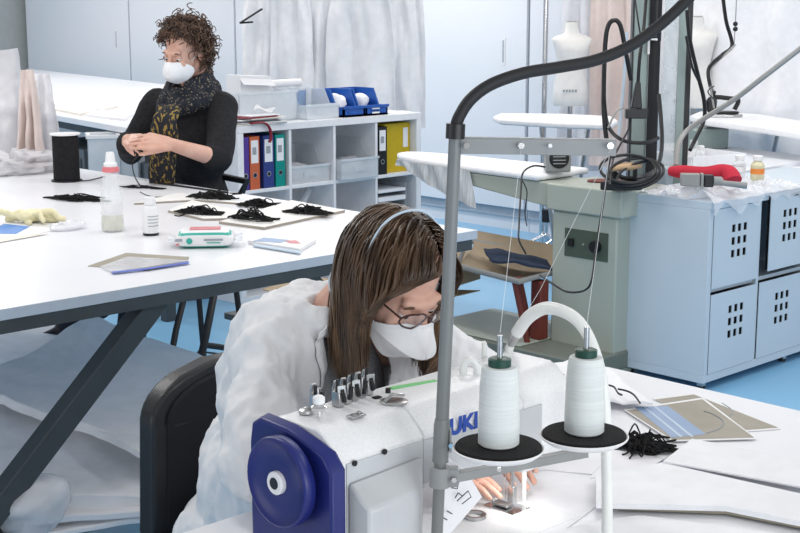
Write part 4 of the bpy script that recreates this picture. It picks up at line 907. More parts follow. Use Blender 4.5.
# cards and boards
fl('fabric_panel', [(548,533),(596,521),(640,515),(830,540),(830,640),(560,620)], ZS, .003, M['cloth'], 'white fabric panel under the big white card at the bottom right', 'fabric')
fl('white_card', [(596,474),(662,462.5),(830,500),(830,527),(726,506),(596,503)], ZS+.012, .010, M['white_board'], 'large white card with a dark underside edge across the table front right', 'card')
fl('card_backing', [(618,505.5),(727,510),(830,530),(830,526),(726,507),(618,503)], ZS+.0035, .008, M['taupe'], 'brown backing board peeking out under the large white card', 'board')
fl('white_card', [(663,461),(692,438.5),(830,465),(830,492)], ZS+.0225, .003, M['white_board'], 'smaller white card angled behind the large one', 'card')
fl('white_card', [(590,478),(606,449),(668,456),(640,473)], ZS+.002, .002, M['paper'], 'pale grey card under the black fibres by the second cone', 'card')
fl('fabric_panel', [(455,510),(540,470),(605,474),(600,503),(560,533),(470,540)], ZS+.0005, .002, M['cloth'], 'white cloth being sewn under the needle', 'fabric')
fl('paper_pattern', [(505,471),(560,452),(605,462),(592,474),(545,469)], ZS+.003, .002, M['paper'], 'grey white pattern sheet under the cone arm', 'paper')
# two photographs of masks
def photo(pts, z, label, img):
    c = at_z(sum(p[0] for p in pts)/4, sum(p[1] for p in pts)/4, z); t = thing('photo_print', label, 'photo', tuple(c), group='taupe photo prints')
    fl('paper', pts, z, .0015, M['white_pl'], None, None, parent=t)
    cx = sum(p[0] for p in pts)/4; cy = sum(p[1] for p in pts)/4
    fl('image', [(cx+(x-cx)*.955, cy+(y-cy)*.93) for x,y in pts], z+.0016, .0004, M['taupe'], None, None, parent=t)
    if img:
        fl('mask_shape', [(634,406.5),(668,406),(706,434),(672,437.5)], z+.0021, .0003, M['maskprint'], None, None, parent=t)
        for k in range(2): fl('mask_pleat', [(643+11*k,406.6),(645+11*k,406.6),(683+11*k,436.6),(680+11*k,436.8)], z+.0025, .0002, M['strap'], None, None, parent=t)
        b = MB(); b.tube(bez([at_z(x,y,z+.0028) for x,y in ((707,433),(720,428),(723,421),(713,414),(704,411))],6), .0012, 6); b.build('mask_strap', M['greyp'], t)
    else:
        b = MB(); b.tube(bez([at_z(x,y,z+.0022) for x,y in ((722,403),(731,409),(733,414),(728,416))],6), .001, 6); b.build('mask_strap', M['greyp'], t)
photo([(652,398.5),(693,393),(781,428.5),(735,432)], ZS+.001, 'taupe photo print partly under the other print', False)
photo([(625,410),(645,400),(706,398),(757,438.5),(672,440.5)][0:1]+[(645,399.5),(704,397.5),(757,438)]+[] if False else [(624,409.5),(703,397.5),(757,438.5),(672,441)], ZS+.0035, 'taupe photo print showing a blue mask with straps', True)
# white cloth with cords behind the cones
def clothS(u, v):
    p = (at_z(531,376,ZS)*(1-u)+at_z(588,363.5,ZS)*u)*(1-v)+(at_z(528,405,ZS)*(1-u)+at_z(652,412,ZS)*u)*v
    p.z = ZS+.012+.022*abs(nz(Vector((p.x,p.y,3)),9))+.03*math.sin(PI*u)*math.sin(PI*v)*(u*.9); return p
b = MB(); b.grid(clothS, 30, 24, .006); tag(b.build('crumpled_cloth', M['cloth'], ang=60), 'crumpled white cloth with black cords behind the two thread cones', 'cloth')
for k, (pts, lab) in enumerate(((((536,376),(546,371.5),(556,374),(564,375)),'thin wavy black cord at the back of the crumpled cloth'),(((533,379),(545,377.5),(556,379),(566,381)),'doubled black cord on the crumpled cloth between the cones'),(((608,385),(614,387),(618,393),(622,395)),'short curled black cord right of the second cone'),(((618,389),(627,391),(634,395),(640,403)),'black cord end nearest the photo prints'))):
    P = [at_z(x,y,ZS+.045) for x,y in pts]; b = MB(); b.tube(bez(P,6), .0022, 6)
    if k == 1: b.tube(bez([p+Vector((.004,.004,.004)) for p in P[::-1]],6), .0022, 6)
    tag(b.build('cord', M['blackr']), lab, 'cord', None)
bundle(612,672,446,ZS+.003,'spiky black fibre bundle beside the second thread cone',60,r=.0018,seed=11,hgt=.02,wid=.06)

# ================================================================== SEWING MACHINE
MX0, MX1, MYB, MYF = 1.286, 1.83, 1.44, 1.60
t = thing('sewing_machine', 'white and blue industrial sewing machine in the foreground', 'sewing machine', (1.52,1.52,ZS))
b = MB(); b.box2((MX0,1.425,ZS+.0005), (MX1+.01,1.64,ZS+.0035)); b.build('bed', M['m_white'], t, bevel=.004)
# arm: profile in (y,z), swept along x; pillar at the wheel end, head at the needle end
def arm_prof(zb, ztop=1.03, sh=0):
    return [(MYB,zb),(MYB,ztop-.040+sh),(MYB+.008,ztop-.030+sh),(MYB+.036,ztop-.006),(MYB+.050,ztop),(MYF-.018,ztop),(MYF-.004,ztop-.010),(MYF,ztop-.03),(MYF,zb)]
def sweep(x0, x1, zb, zt0, zt1, m, name, bev=.003):
    b = MB(); b.rings([[Vector((x,y,z)) for y,z in arm_prof(zb,zt)] for x, zt in ((x0,zt0),(x1,zt1))]); return b.build(name, m, t, bevel=bev, ang=30)
sweep(MX0, MX0+.175, ZS+.004, 1.03, 1.032, M['m_white'], 'pillar')
sweep(MX0+.1755, 1.70, .905, 1.032, 1.036, M['m_white'], 'arm')
sweep(1.7005, MX1, .872, 1.036, 1.038, M['m_white'], 'head')
# back cover panel with screws, motor bulge
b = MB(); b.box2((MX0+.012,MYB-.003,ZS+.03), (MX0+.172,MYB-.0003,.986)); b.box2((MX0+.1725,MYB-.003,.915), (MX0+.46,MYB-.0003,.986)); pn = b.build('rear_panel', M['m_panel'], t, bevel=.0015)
for px_, pz in ((354,463),(384,451.5)):
    q = at_y(px_,pz,MYB-.003); b = MB(); b.cyl((q.x,MYB-.0032,q.z),(q.x,MYB-.006,q.z),.0045,seg=14); b.build('screw', M['black'], pn)
r0, r1 = MX0+.012, MX0+.150
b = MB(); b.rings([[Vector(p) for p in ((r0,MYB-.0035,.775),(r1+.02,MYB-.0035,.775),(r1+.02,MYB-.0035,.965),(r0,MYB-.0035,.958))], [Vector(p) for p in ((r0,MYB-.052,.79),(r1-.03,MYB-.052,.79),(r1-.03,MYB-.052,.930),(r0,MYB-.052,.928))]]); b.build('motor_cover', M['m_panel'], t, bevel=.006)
b = MB(); b.cyl((r0+.075,MYB-.0525,.850),(r0+.075,MYB-.054,.850),.022,seg=24); rp = b.build('round_data_label', M['white_pl'], t)
b = MB()
for k in range(3): b.box((r0+.075,MYB-.0544,.860-.008*k), (.026-.004*k,.0006,.0025))
b.build('printed_lines', M['greyp'], rp, smooth=False)
# blue end cover + handwheel
b = MB(); cp = [(1.425,ZS+.004),(1.425,.985),(1.445,1.008),(1.53,1.030),(1.60,1.034),(1.622,1.022),(1.628,.99),(1.628,ZS+.004)]
b.rings([[Vector((1.262,1.525+(y-1.525)*.93,z-.004)) for y,z in cp], [Vector((1.2855,y,z)) for y,z in cp]]); b.build('end_cover', M['m_blue'], t, bevel=.004, bseg=3)
b = MB(); b.cyl((1.2625,1.522,.952),(1.249,1.522,.952),.040,seg=30); wc = Vector((1.254,1.522,.952)); RXM = Matrix.Rotation(-PI/2,3,'Y')
b.lathe([(.050,0),(.066,.001),(.0695,.004),(.070,.018),(.0685,.022),(.0655,.0235),(.063,.0215),(.060,.0185),(.030,.0165),(.026,.017)], wc, 44, R=RXM); hw = b.build('handwheel', M['m_blue'], t, ang=50)
b = MB(); b.lathe([(.018,.0155),(.018,.024),(.016,.026),(.0095,.026),(.009,.0245)], wc, 22, R=RXM); nt_ = b.build('hub_nut', M['white_pl'], hw)
b = MB(); b.lathe([(.0088,.0250),(.0088,.0268),(.006,.0268)], wc, 16, R=RXM); b.build('hub_bore', M['black'], nt_)
# thread guides and tension parts on top
ZM = 1.032
def topz(x, y): return at_z(x, y, ZM)
random.seed(4)
for k in range(6):
    q = topz(331+7.2*k, 409-3.0*k) if k else topz(316,409); q = Vector((q.x,q.y,ZM))
    b = MB(); b.box(q+Vector((0,0,.012)), (.012,.018,.024)); b.box(q+Vector((0,.006,.032)), (.010,.004,.018), rot=Matrix.Rotation(.3,3,'X')); b.box(q+Vector((.0,-.008,.026)), (.014,.003,.018), rot=Matrix.Rotation(.5*(-1)**k,3,'Z'))
    tg = b.build('thread_guide', M['steel'], t, bevel=.001)
    b = MB(); b.box(q+Vector((.002,-.0105,.018)), (.006,.004,.022), rot=Matrix.Rotation(.25*(-1)**k,3,'Y')); b.cyl(q+Vector((-.004,-.004,.024)), q+Vector((-.004,-.004,.040+.005*(k%2))), .0032, seg=8); b.build('dark_clip', M['black'], tg, bevel=.0008)
q = topz(319,417); b = MB(); b.cyl(q, q+Vector((0,0,.012)), .003, seg=10); b.lathe([(.012,.012),(.013,.016),(.008,.02)], q, 18); tn = b.build('tension_post', M['chrome'], t)
b = MB(); b.lathe([(.0075,.0205),(.0095,.023),(.0095,.031),(.006,.034)], q, 18); b.build('tension_knob', M['white_pl'], tn)
q = topz(306,413); b = MB(); b.lathe([(.011,0),(.011,.005),(.005,.009)], q, 18); b.build('oil_cap', M['steel'], t)
q = topz(394,402.5); b = MB(); b.lathe([(.021,0),(.022,.003),(.020,.004),(.012,.004)], q, 26); b.build('bobbin_plate', M['steel'], t)
b = MB(); b.tube([q+Vector((-.02,.0,.006)),q+Vector((0,.004,.013)),q+Vector((.022,.0,.008))], .0028, 8); b.build('bobbin_lever', M['steel'], t)
q = topz(356,417); b = MB(); b.box(q+Vector((0,0,.0025)), (.028,.016,.004)); b.cyl(q+Vector((.006,0,.004)),q+Vector((.006,0,.008)),.004,seg=10); b.build('cover_plate', M['steel'], t, bevel=.001)
q = topz(388,393); b = MB(); b.cyl(q, q+Vector((0,0,.008)), .0045, seg=12); b.build('black_button', M['black'], t)
q = topz(377,398); b = MB(); b.box(q+Vector((0,0,.0012)), (.014,.009,.002)); b.build('black_window', M['black'], t)
q0, q1 = topz(391,389.5), topz(436,382); b = MB(); d = (q1-q0).normalized(); b.box((q0+q1)/2+Vector((0,0,.002)), ((q1-q0).length,.010,.003), rz=math.atan2(d.y,d.x)); b.build('green_strip', M['green'], t)
# maker's lettering on the arm back
def lettering(txt, size, loc, name, m, parent, ext=.0004):
    cu = bpy.data.curves.new(name, 'FONT'); cu.body = txt; cu.size = size; cu.extrude = ext; cu.offset = .0016
    o = bpy.data.objects.new(name, cu); C.objects.link(o); cu.materials.append(m)
    o.parent = parent; o.matrix_parent_inverse = wmat(parent).inverted(); o.location = loc; o.rotation_euler = (PI/2,0,0); o.scale = (1.12,1,1)
    dg = bpy.context.evaluated_depsgraph_get(); dg.update(); me = bpy.data.meshes.new_from_object(o.evaluated_get(dg)); n = bpy.data.objects.new(name, me); C.objects.link(n)
    n.parent = parent; n.matrix_parent_inverse = wmat(parent).inverted(); n.location = loc; n.rotation_euler = (PI/2,0,0); n.scale = (1.12,1,1); bpy.data.objects.remove(o); return n
q = at_y(445,437,MYB-.0036); lettering('JUKI', .037, (q.x,MYB-.0036,q.z), 'lettering', M['logo_b'], t)
# needle bar, presser foot, face details
nx, ny = 1.778, 1.545
b = MB(); b.cyl((nx,ny,.8715),(nx,ny,.845),.006,seg=12); b.cyl((nx,ny,.8445),(nx,ny,.778),.0013,.0006,seg=8); b.build('needle_bar', M['chrome'], t)
b = MB(); b.cyl((nx+.004,ny-.012,.8715),(nx+.004,ny-.012,.776),.0045,seg=10); b.box((nx+.004,ny-.012,.791), (.010,.014,.03)); b.box((nx,ny+.006,.7685), (.020,.034,.004)); b.box((nx,ny+.024,.772), (.018,.006,.004), rot=Matrix.Rotation(.6,3,'X')); b.build('presser_foot', M['steel'], t, bevel=.001)
b = MB(); b.box((nx+.004,ny,.7642), (.05,.07,.001)); b.build('needle_plate', M['chrome'], t)
b = MB(); b.box((1.765,1.50,.866), (.03,.02,.012)); b.build('led_lamp', M['white_pl'], t, bevel=.002)
# metal bobbin case ring lying by the needle
q = at_z(475,517,ZS+.004); t2 = thing('bobbin_ring', 'small steel ring lying on the bed left of the needle', 'ring', tuple(q))
b = MB(); b.lathe([(.015,0),(.020,0),(.020,.006),(.015,.006)], q, 26, cap=False); b.lathe([(.015,0),(.015,.006)], q, 26, cap=False); b.build('ring', M['steel'], t2)
# pattern paper with drawn outline behind the rod
P = [at_d(440,452,2.0),at_d(466,470,2.03),at_d(482,497,2.06),at_d(438,548,1.98)]
t2 = thing('drawn_paper', 'grey paper with a drawn outline leaning behind the grey rod', 'paper', tuple((P[0]+P[2])/2))
b = MB(); b.slab(P, FW, .001); b.build('sheet', M['paper'], t2, smooth=False)
def D_(x, y): return at_d(x,y,1.985+(x-440)*.0012)-FW*.004
for pts in (((452,487),(450,472),(457,469),(466,472),(465,478),(459,480),(457,488),(452,487)),((455,497),(458,492),(462,495)),((457,500),(468,490),(471,496),(462,503)),((442,516),(447,519)),((447,510),(452,513))):
    b = MB(); b.tube([D_(x,y) for x,y in pts], .0009, 5); b.build('drawn_line', M['black'], t2)

# ================================================================== THREAD STAND
t = thing('thread_stand', 'grey metal thread stand carrying two white cones', 'thread stand', (1.40,1.36,ZS))
rt = at_d(455.5,130,1.95); rb = at_d(437,533,1.95); dz = (rt-rb).normalized(); rbase = rb + dz*((ZS+.0-rb.z)/dz.z)
def rodp(y): return rb+(rt-rb)*((533-y)/403)
b = MB(); b.cyl(rodp(430), rt, .0100, .0092, seg=20); b.build('upper_rod', M['rod'], t)
b = MB(); b.cyl(rbase, rodp(430)-dz*.0005, .0088, seg=20); b.build('lower_rod', M['rod'], t)
b = MB(); b.tube([rodp(458),rodp(421),rodp(414)], [.0122,.0122,.0108], 20); b.build('sleeve', M['rod'], t)
b = MB(); b.lathe([(.032,0),(.032,.004),(.014,.008),(.014,.03)], rbase+Vector((0,0,.0005)), 24); b.build('base_flange', M['rod'], t)
# thick black hose leaving the rod top
tp_ = rodp(126)
wire('black_hose', [tp_+Vector((0,0,-.004)), at_d(459,117,1.95), at_d(471,99,1.96), at_d(492,84,1.97), at_d(524,73,1.99), at_d(560,67,2.02), at_d(596,60,2.05), at_d(630,46,2.08), at_d(660,25,2.11), at_d(690,-3,2.14), at_d(715,-30,2.17), at_d(745,-85,2.2), at_d(765,-180,2.22), at_d(772,-330,2.24)], .0088, M['blackr'], 'thick dark hose curving from the rod top to the upper right', 'hose', seg=14)
# top cap and top arm
b = MB(); b.cyl(rodp(138), rodp(124), .0138, seg=20); b.build('end_cap', M['black'], t)
a0 = rodp(145)+RX*.008-FW*.006; a1 = at_d(616,148,1.95); aR = Matrix((RX,FW,Vector((0,0,1)))).transposed()
d = (a1-a0); ang_ = math.atan2(d.z, d.dot(RX))
Rk = aR @ Matrix.Rotation(-ang_,3,'Y')
b = MB(); m_ = (a0+a1)/2; b.box(m_, (d.length,.003,.022), rot=Rk); b.box(m_+Vector((0,0,.0115))+FW*.006, (d.length,.014,.002), rot=Rk); ta = b.build('top_arm', M['rodl'], t, bevel=.0008)
for px_, m in ((466.5,'chrome'),(521,'chrome'),(550,'white_pl'),(610,'chrome')):
    q = at_d(px_,145.5,1.94); b = MB(); b.cyl(q, q-FW*.005, .0048 if m=='chrome' else .003, seg=6); b.build('bolt', M[m], ta)
# clamp and lower arm
c0 = rodp(474); b = MB(); b.cyl(rodp(484), rodp(463), .0155, seg=20); b.box(c0+RX*.018+FW*.002, (.02,.02,.028), rot=aR); cl = b.build('clamp', M['rodl'], t, bevel=.001)
for q in (c0+RX*.021-FW*.010, rodp(440)+RX*.0145-FW*.004):
    b = MB(); b.cyl(q, q-FW*.006, .0042, seg=6); b.build('bolt', M['chrome'], cl)
b = MB(); b.box(rodp(436)+RX*.0135, (.003,.016,.034), rot=aR); b.build('locking_plate', M['rodl'], t)
l0 = c0+RX*.022; l1 = at_d(586,452,2.05); d = l1-l0
b = MB(); ex = d.normalized(); ez = Vector((0,0,1)); ey = ez.cross(ex).normalized(); ez = ex.cross(ey); Rl = Matrix((ex,ey,ez)).transposed()
b.box((l0+l1)/2, (d.length,.016,.014), rot=Rl); la = b.build('spool_arm', M['rodl'], t, bevel=.001)
for px_, py_ in ((488,461),(499,469)):
    q = at_d(px_,py_,1.93); b = MB(); b.cyl(q, q-FW*.004, .0036, seg=6); b.build('bolt', M['chrome'], la)
# trays, sponges and pins
trays = []
for px_, py_, D in ((498.5,447.5,1.92),(584,435,2.00)):
    c = at_d(px_,py_,D); trays.append(c)
    b = MB(); b.lathe([(.02,-.010),(.058,-.009),(.066,-.003),(.0675,.0),(.066,.001),(.058,-.0055),(.02,-.006)], c, 40); b.build('tray', M['white_pl'], t, ang=50)
    b = MB(); b.lathe([(.062,-.0055),(.0635,-.004),(.0635,.002),(.062,.004)], c, 40); b.build('sponge_disc', M['foam'], t)
    b = MB(); b.cyl(c+Vector((0,0,.0045)), c+Vector((0,0,.168)), .0042, seg=12); b.build('spool_pin', M['steel'], t)
    b = MB(); b.cyl(c+Vector((0,0,-.0105)), Vector((c.x,c.y,c.z-.024)), .009, seg=14); b.build('tray_boss', M['rodl'], t)
for c, lab in zip(trays, ('white thread cone nearer the grey rod on the left sponge disc','white thread cone on the right sponge disc of the stand')):
    t2 = thing('thread_cone', lab, 'thread cone', (c.x,c.y,c.z+.0045), group='thread cones on the stand')
    z0 = .005; b = MB(); b.lathe([(.0265,z0),(.0300,z0+.003),(.0302,z0+.03),(.0285,z0+.09),(.0262,z0+.113),(.0245,z0+.117),(.0165,z0+.1175)], c, 36); b.build('thread_winding', M['thread'], t2, ang=50)
    b = MB(); b.lathe([(.0165,z0+.118),(.0168,z0+.128),(.014,z0+.1295),(.0046,z0+.1295)], c, 28); b.build('core', M['spool_g'], t2)
# threads up to the arm
t2 = thing('sewing_thread', 'fine white thread rising from the left cone to the top arm', 'thread', tuple(trays[0]+Vector((0,0,.13))))
b = MB(); q = at_d(521,150,1.945); b.tube([trays[0]+Vector((.0,0,.172)), q], .00035, 5); b.build('strand', M['line'], t2)
t2 = thing('sewing_thread', 'fine white thread rising from the right cone to the top arm end', 'thread', tuple(trays[1]+Vector((0,0,.13))))
b = MB(); q = at_d(610,150,1.945); b.tube([trays[1]+Vector((0,0,.172)), q], .00035, 5); b.build('strand', M['line'], t2)
one('sewing_thread', M['line'], 'fine white thread slanting from the top arm down to the machine', 'thread', lambda b: b.tube([at_d(609,152,1.945), at_d(540,290,2.1), at_d(478,392,2.25), topz(452,394)+Vector((0,0,.002))], .0004, 5))
# ================================================================== WHITE CURVED PIPE AND LOOPS
t = thing('air_pipe', 'white curved pipe arching over the thread cones to a metal tip', 'pipe', tuple(at_z(607,538,ZS)))
pb_ = at_z(607,543,ZS+.001)
pts = bez([pb_, at_d(607,480,2.2), at_d(604.5,400,2.22), at_d(595,352,2.24), at_d(577,320,2.28), at_d(550,308,2.33), at_d(530,316,2.36), at_d(517,333,2.39)], 8)
n_ = len(pts); b = MB(); b.tube(pts, [.0095+.002*min(1,max(0,i/n_-.4)*3) for i in range(n_)], 16); b.build('tube', M['pipe'], t)
b = MB(); b.lathe([(.022,0),(.022,.004),(.012,.008)], pb_, 24); b.build('base_flange', M['pipe'], t)
b = MB(); b.tube([at_d(517,333.5,2.39),at_d(512,341,2.40),at_d(511,345,2.40)], [.0095,.0085,.007], 14); b.build('metal_tip', M['steel'], t)
b = MB(); b.tube(bez([at_d(510.5,346,2.40),at_d(508,354,2.40),at_d(508,362,2.40)],4), [.0075]*4+[.009]*5, 14); b.build('nozzle', M['pipe'], t)
t = thing('guard_loop', 'round white wire loop behind the left thread cone', 'guard', tuple(at_d(503,390,2.36)))
b = MB(); c = at_d(505,378,2.38); b.tube([c+RX*(.042*math.cos(a))+Vector((0,0,.042*math.sin(a))) for a in [PI*(-.15+1.3*k/20) for k in range(21)]], .0045, 8); b.tube([c+RX*.0375+Vector((0,0,-.019)), Vector((c.x+RX.x*.0375,c.y+RX.y*.0375,ZS+.001))], .0045, 8); b.build('loop', M['pipe'], t)
b = MB(); b.tube([c+RX*-.0375+Vector((0,0,-.019)), Vector((c.x-RX.x*.0375,c.y-RX.y*.0375,ZS+.30))], .0045, 8); b.build('loop_stem', M['pipe'], t)
t = thing('bent_tube', 'small white bent tube loop on top of the machine end', 'tube', tuple(at_d(468,385,2.26)))
b = MB(); b.tube(bez([at_d(463,390,2.26),at_d(463,370,2.26),at_d(467,361,2.26),at_d(473,361,2.26),at_d(477,368,2.26),at_d(477,374,2.26)],6), .0062, 10); b.build('tube', M['pipe'], t)
b = MB(); b.cyl(at_d(477,374,2.26), at_d(477,392,2.26), .0028, seg=10); b.build('pin', M['steel'], t)

CHX = 1.80
# ================================================================== OFFICE CHAIR of the seated seamstress
t = thing('office_chair', 'black swivel office chair under the seated seamstress', 'chair', (CHX,2.22,0))
def backf(u, v, off=0):
    # u across, v up
    w = .235*(1-.12*max(0,v-.55)**2*4); zz = .52+.41*v
    yy = 2.385+.05*v-.06*(1-(2*u-1)**2)*(-1 if False else 1)*.5+off
    x = CHX+(2*u-1)*w
    rc = .09
    return Vector((x, yy, zz))
def backshape(z):
    v = (z-.50)/.42
    return .24 if v < .7 else .24-.10*((v-.7)/.3)**2.6
rg = []
for i in range(25):
    v = i/24; z = .50+.385*v; w = .235 if v < .72 else .235*math.sqrt(max(.02,1-((v-.72)/.285)**2.4)); w = w if v > .08 else w*(.9+.1*v/.08)
    rg.append((z,w))
def shell(name, y0, y1, m, sc_=1, inset=0, bev=.01):
    b = MB(); out = []
    pr = [(z,w) for z,w in rg]
    loop = [(w-inset,z) for z,w in pr if w-inset > .01] ; loop = [(-x,z) for x,z in loop[::-1]][::-1] and ([(x,z) for x,z in loop] + [(-x,z) for x,z in loop[::-1]])
    if inset: loop = [(x, .50+.42/2+(z-.71)*.90) for x,z in loop]
    cv = lambda x, z: .045*(x/.235)**2+ .06*(z-.5)
    A_ = [Vector((CHX+x, y0-cv(x,z), z)) for x,z in loop]; B_ = [Vector((CHX+x, y1-cv(x,z), z)) for x,z in loop]
    b.rings([A_, B_]); return b.build(name, m, t, bevel=bev, bseg=3)
shell('backrest_shell', 2.40, 2.455, M['chairleather'])
shell('backrest_pad', 2.383, 2.3995, M['blackfab'], inset=.035, bev=.006)
for k in range(3):
    q = Vector((CHX-.10+.045*k, 2.384, .80+.008*k)); b = MB(); b.cyl(q, q-Vector((0,.012,0)), .006, seg=12); b.build('vent_stud', M['black'], t)
b = MB(); b.box((CHX,2.16,.445), (.47,.45,.07)); b.build('seat', M['blackfab'], t, bevel=.03, bseg=4)
b = MB(); b.tube(bez([(CHX,2.30,.42),(CHX,2.46,.42),(CHX,2.475,.52),(CHX,2.465,.60)],6), .02, 10); b.build('back_support', M['black'], t)
b = MB(); b.cyl((CHX,2.16,.409),(CHX,2.16,.10),.028,.03,seg=16); b.build('gas_column', M['black'], t)
for k in range(5):
    an = 2*PI*k/5+.3; e_ = Vector((CHX+.29*math.cos(an),2.16+.29*math.sin(an),.075)); b = MB(); b.tube([(CHX,2.16,.11), e_], [.03,.018], 8); lg = b.build('base_arm', M['black'], t)
    b = MB(); b.cyl(e_+Vector((0,-.014,-.045)), e_+Vector((0,.014,-.045)), .03, seg=16); b.build('caster', M['blackr'], lg)
# ================================================================== PEOPLE
def hframe(az, pitch, roll=0):                  # columns: person's right, forward, up
    a = rad(az); p = rad(pitch)
    f = Vector((math.cos(a)*math.cos(p), math.sin(a)*math.cos(p), -math.sin(p))); r = Vector((math.sin(a), -math.cos(a), 0)); u = r.cross(f)
    return Matrix((r, f, u)).transposed() @ Matrix.Rotation(rad(roll), 3, 'Y')
def add_head(b, c, R):
    E = lambda p, r: b.ell(c+R@Vector(p), r, R=R)
    K = lambda p, q, r0, r1: b.cap(c+R@Vector(p), c+R@Vector(q), r0, r1)
    E((0,-.018,.035),(.073,.094,.082)); E((0,.026,-.028),(.060,.064,.082))
    for s in (-1,1):
        K((.047*s,-.005,-.055),(.012*s,.070,-.097),.022,.017); E((.034*s,.068,-.030),(.021,.018,.022)); E((.073*s,-.008,-.012),(.008,.017,.029)); K((.034*s,.076,.022),(.008*s,.084,.02),.011,.012)
    E((0,.074,-.096),(.020,.018,.018)); K((0,.088,.012),(0,.108,-.028),.008,.012); E((.011,.094,-.031),(.008,.009,.007)); E((-.011,.094,-.031),(.008,.009,.007)); E((0,.086,-.060),(.021,.010,.009))
def face_parts(c, R, parent):
    for s in (-1,1):
        e = c+R@Vector((.030*s,.0755,.0)); b = MB(); b.ell(e,(.0118,)*3,seg=16,rows=10); ey = b.build('eye', M['eye'], parent)
        b = MB(); b.ell(e+R@Vector((0,.0092,-.0055)),(.0052,.003,.0050),R=R,seg=14,rows=8); b.build('iris', M['iris'], ey)
        b = MB(); b.ell(e+R@Vector((0,-.0005,.0042)),(.0136,.0128,.0105),R=R,seg=16,rows=10); b.build('eyelid', M['skin'], parent)
        b = MB(); b.tube([c+R@Vector((s*(.046-.028*k/6),.083+.006*math.sin(PI*k/6),.018+.006*math.sin(PI*k/5))) for k in range(7)], [.0012,.002,.0026,.0028,.0028,.0024,.0016], 6); b.build('eyebrow', M['hair_b'], parent)
    b = MB(); b.ell(c+R@Vector((0,.0945,-.060)),(.019,.005,.0065),R=R,seg=16,rows=8); b.build('mouth', M['lips'], parent)
def add_hand(b, w, d, n, side, curls=(.25,.3,.35,.4), spread=.10, thumb=(.55,.45), s=1.0):
    # w wrist, d finger direction, n back-of-hand normal, side: +1 if the thumb lies towards d x n
    d = Vector(d).normalized(); n = Vector(n); n = (n-d*n.dot(d)).normalized(); x = d.cross(n)*side
    offs = (.033,.0115,-.0105,-.031); lens = (.070,.079,.073,.056); kl = (.086,.090,.086,.078); tips = []
    for o, L_, k, cu in zip(offs, lens, kl, curls):
        k0 = w+d*k*s+x*o*s; b.cap(w+x*o*.55*s+d*.004, k0, .0145*s, .0108*s, seg=10)
        p = k0; dd_ = (d+x*o*spread*12*.3).normalized(); ang = 0; r = .0082*s if o > -.02 else .0074*s
        for q, f in enumerate((.45,.31,.24)):
            ang += cu*(1,.9,.7)[q]; v = (dd_*math.cos(ang)-n*math.sin(ang)).normalized(); e = p+v*L_*f*s; b.cap(p, e, r*(1-.07*q), r*(1-.07*(q+1)), seg=10); p = e
        tips.append(p)
    t0 = w+d*.022*s+x*.022*s; v1 = (d*math.cos(thumb[0])+x*math.sin(thumb[0])-n*.25).normalized(); t1 = t0+v1*.045*s; b.cap(t0, t1, .0145*s, .0105*s, seg=10)
    v2 = (v1*math.cos(thumb[1])+ (d*.8-x*.25-n*.3)*math.sin(thumb[1])).normalized(); t2 = t1+v2*.030*s; b.cap(t1, t2, .0102*s, .0092*s, seg=10); t3 = t2+(v2+d*.2-n*.15).normalized()*.024*s; b.cap(t2, t3, .0092*s, .0075*s, seg=10); tips.append(t3)
    return tips
def mask_mesh(c, R, parent, tip=.145, w=.066, ridge=0, name='face_mask', low=.062):
    def fn(u, v):
        th = 2*PI*u; r = v; cx, sn = math.cos(th), math.sin(th)
        x = w*cx*r; z = -.058+(.052 if sn > 0 else low)*sn*r
        yb = .098-.060*cx*cx-.012*max(0,-sn)**2+(.010*max(0,sn)**6 if abs(cx) < .4 else 0)
        k = (1-r**2.4)
        if ridge: k = (1-abs(sn*r))**1.0*(1-(abs(cx)*r)**2.6)*1.0 if True else k
        y = yb+(tip-yb)*k
        if r > .9: y += .003
        return c+R@Vector((x,y,z))
    b = MB(); b.grid(fn, 48, 16, .0025); o = b.build(name, M['mask'], parent, ang=70); return o
def fold(amp, sc_, seed, st=(1,1,1)):
    def f(c, n):
        p = Vector((c.x*st[0], c.y*st[1], c.z*st[2]))
        a = noise.noise(p*sc_+Vector((seed,0,0))); r = 1-abs(a)*2.2; r2 = noise.noise(p*sc_*2.3+Vector((0,seed,0)))
        return amp*(r-.5)+amp*.4*r2
    return f
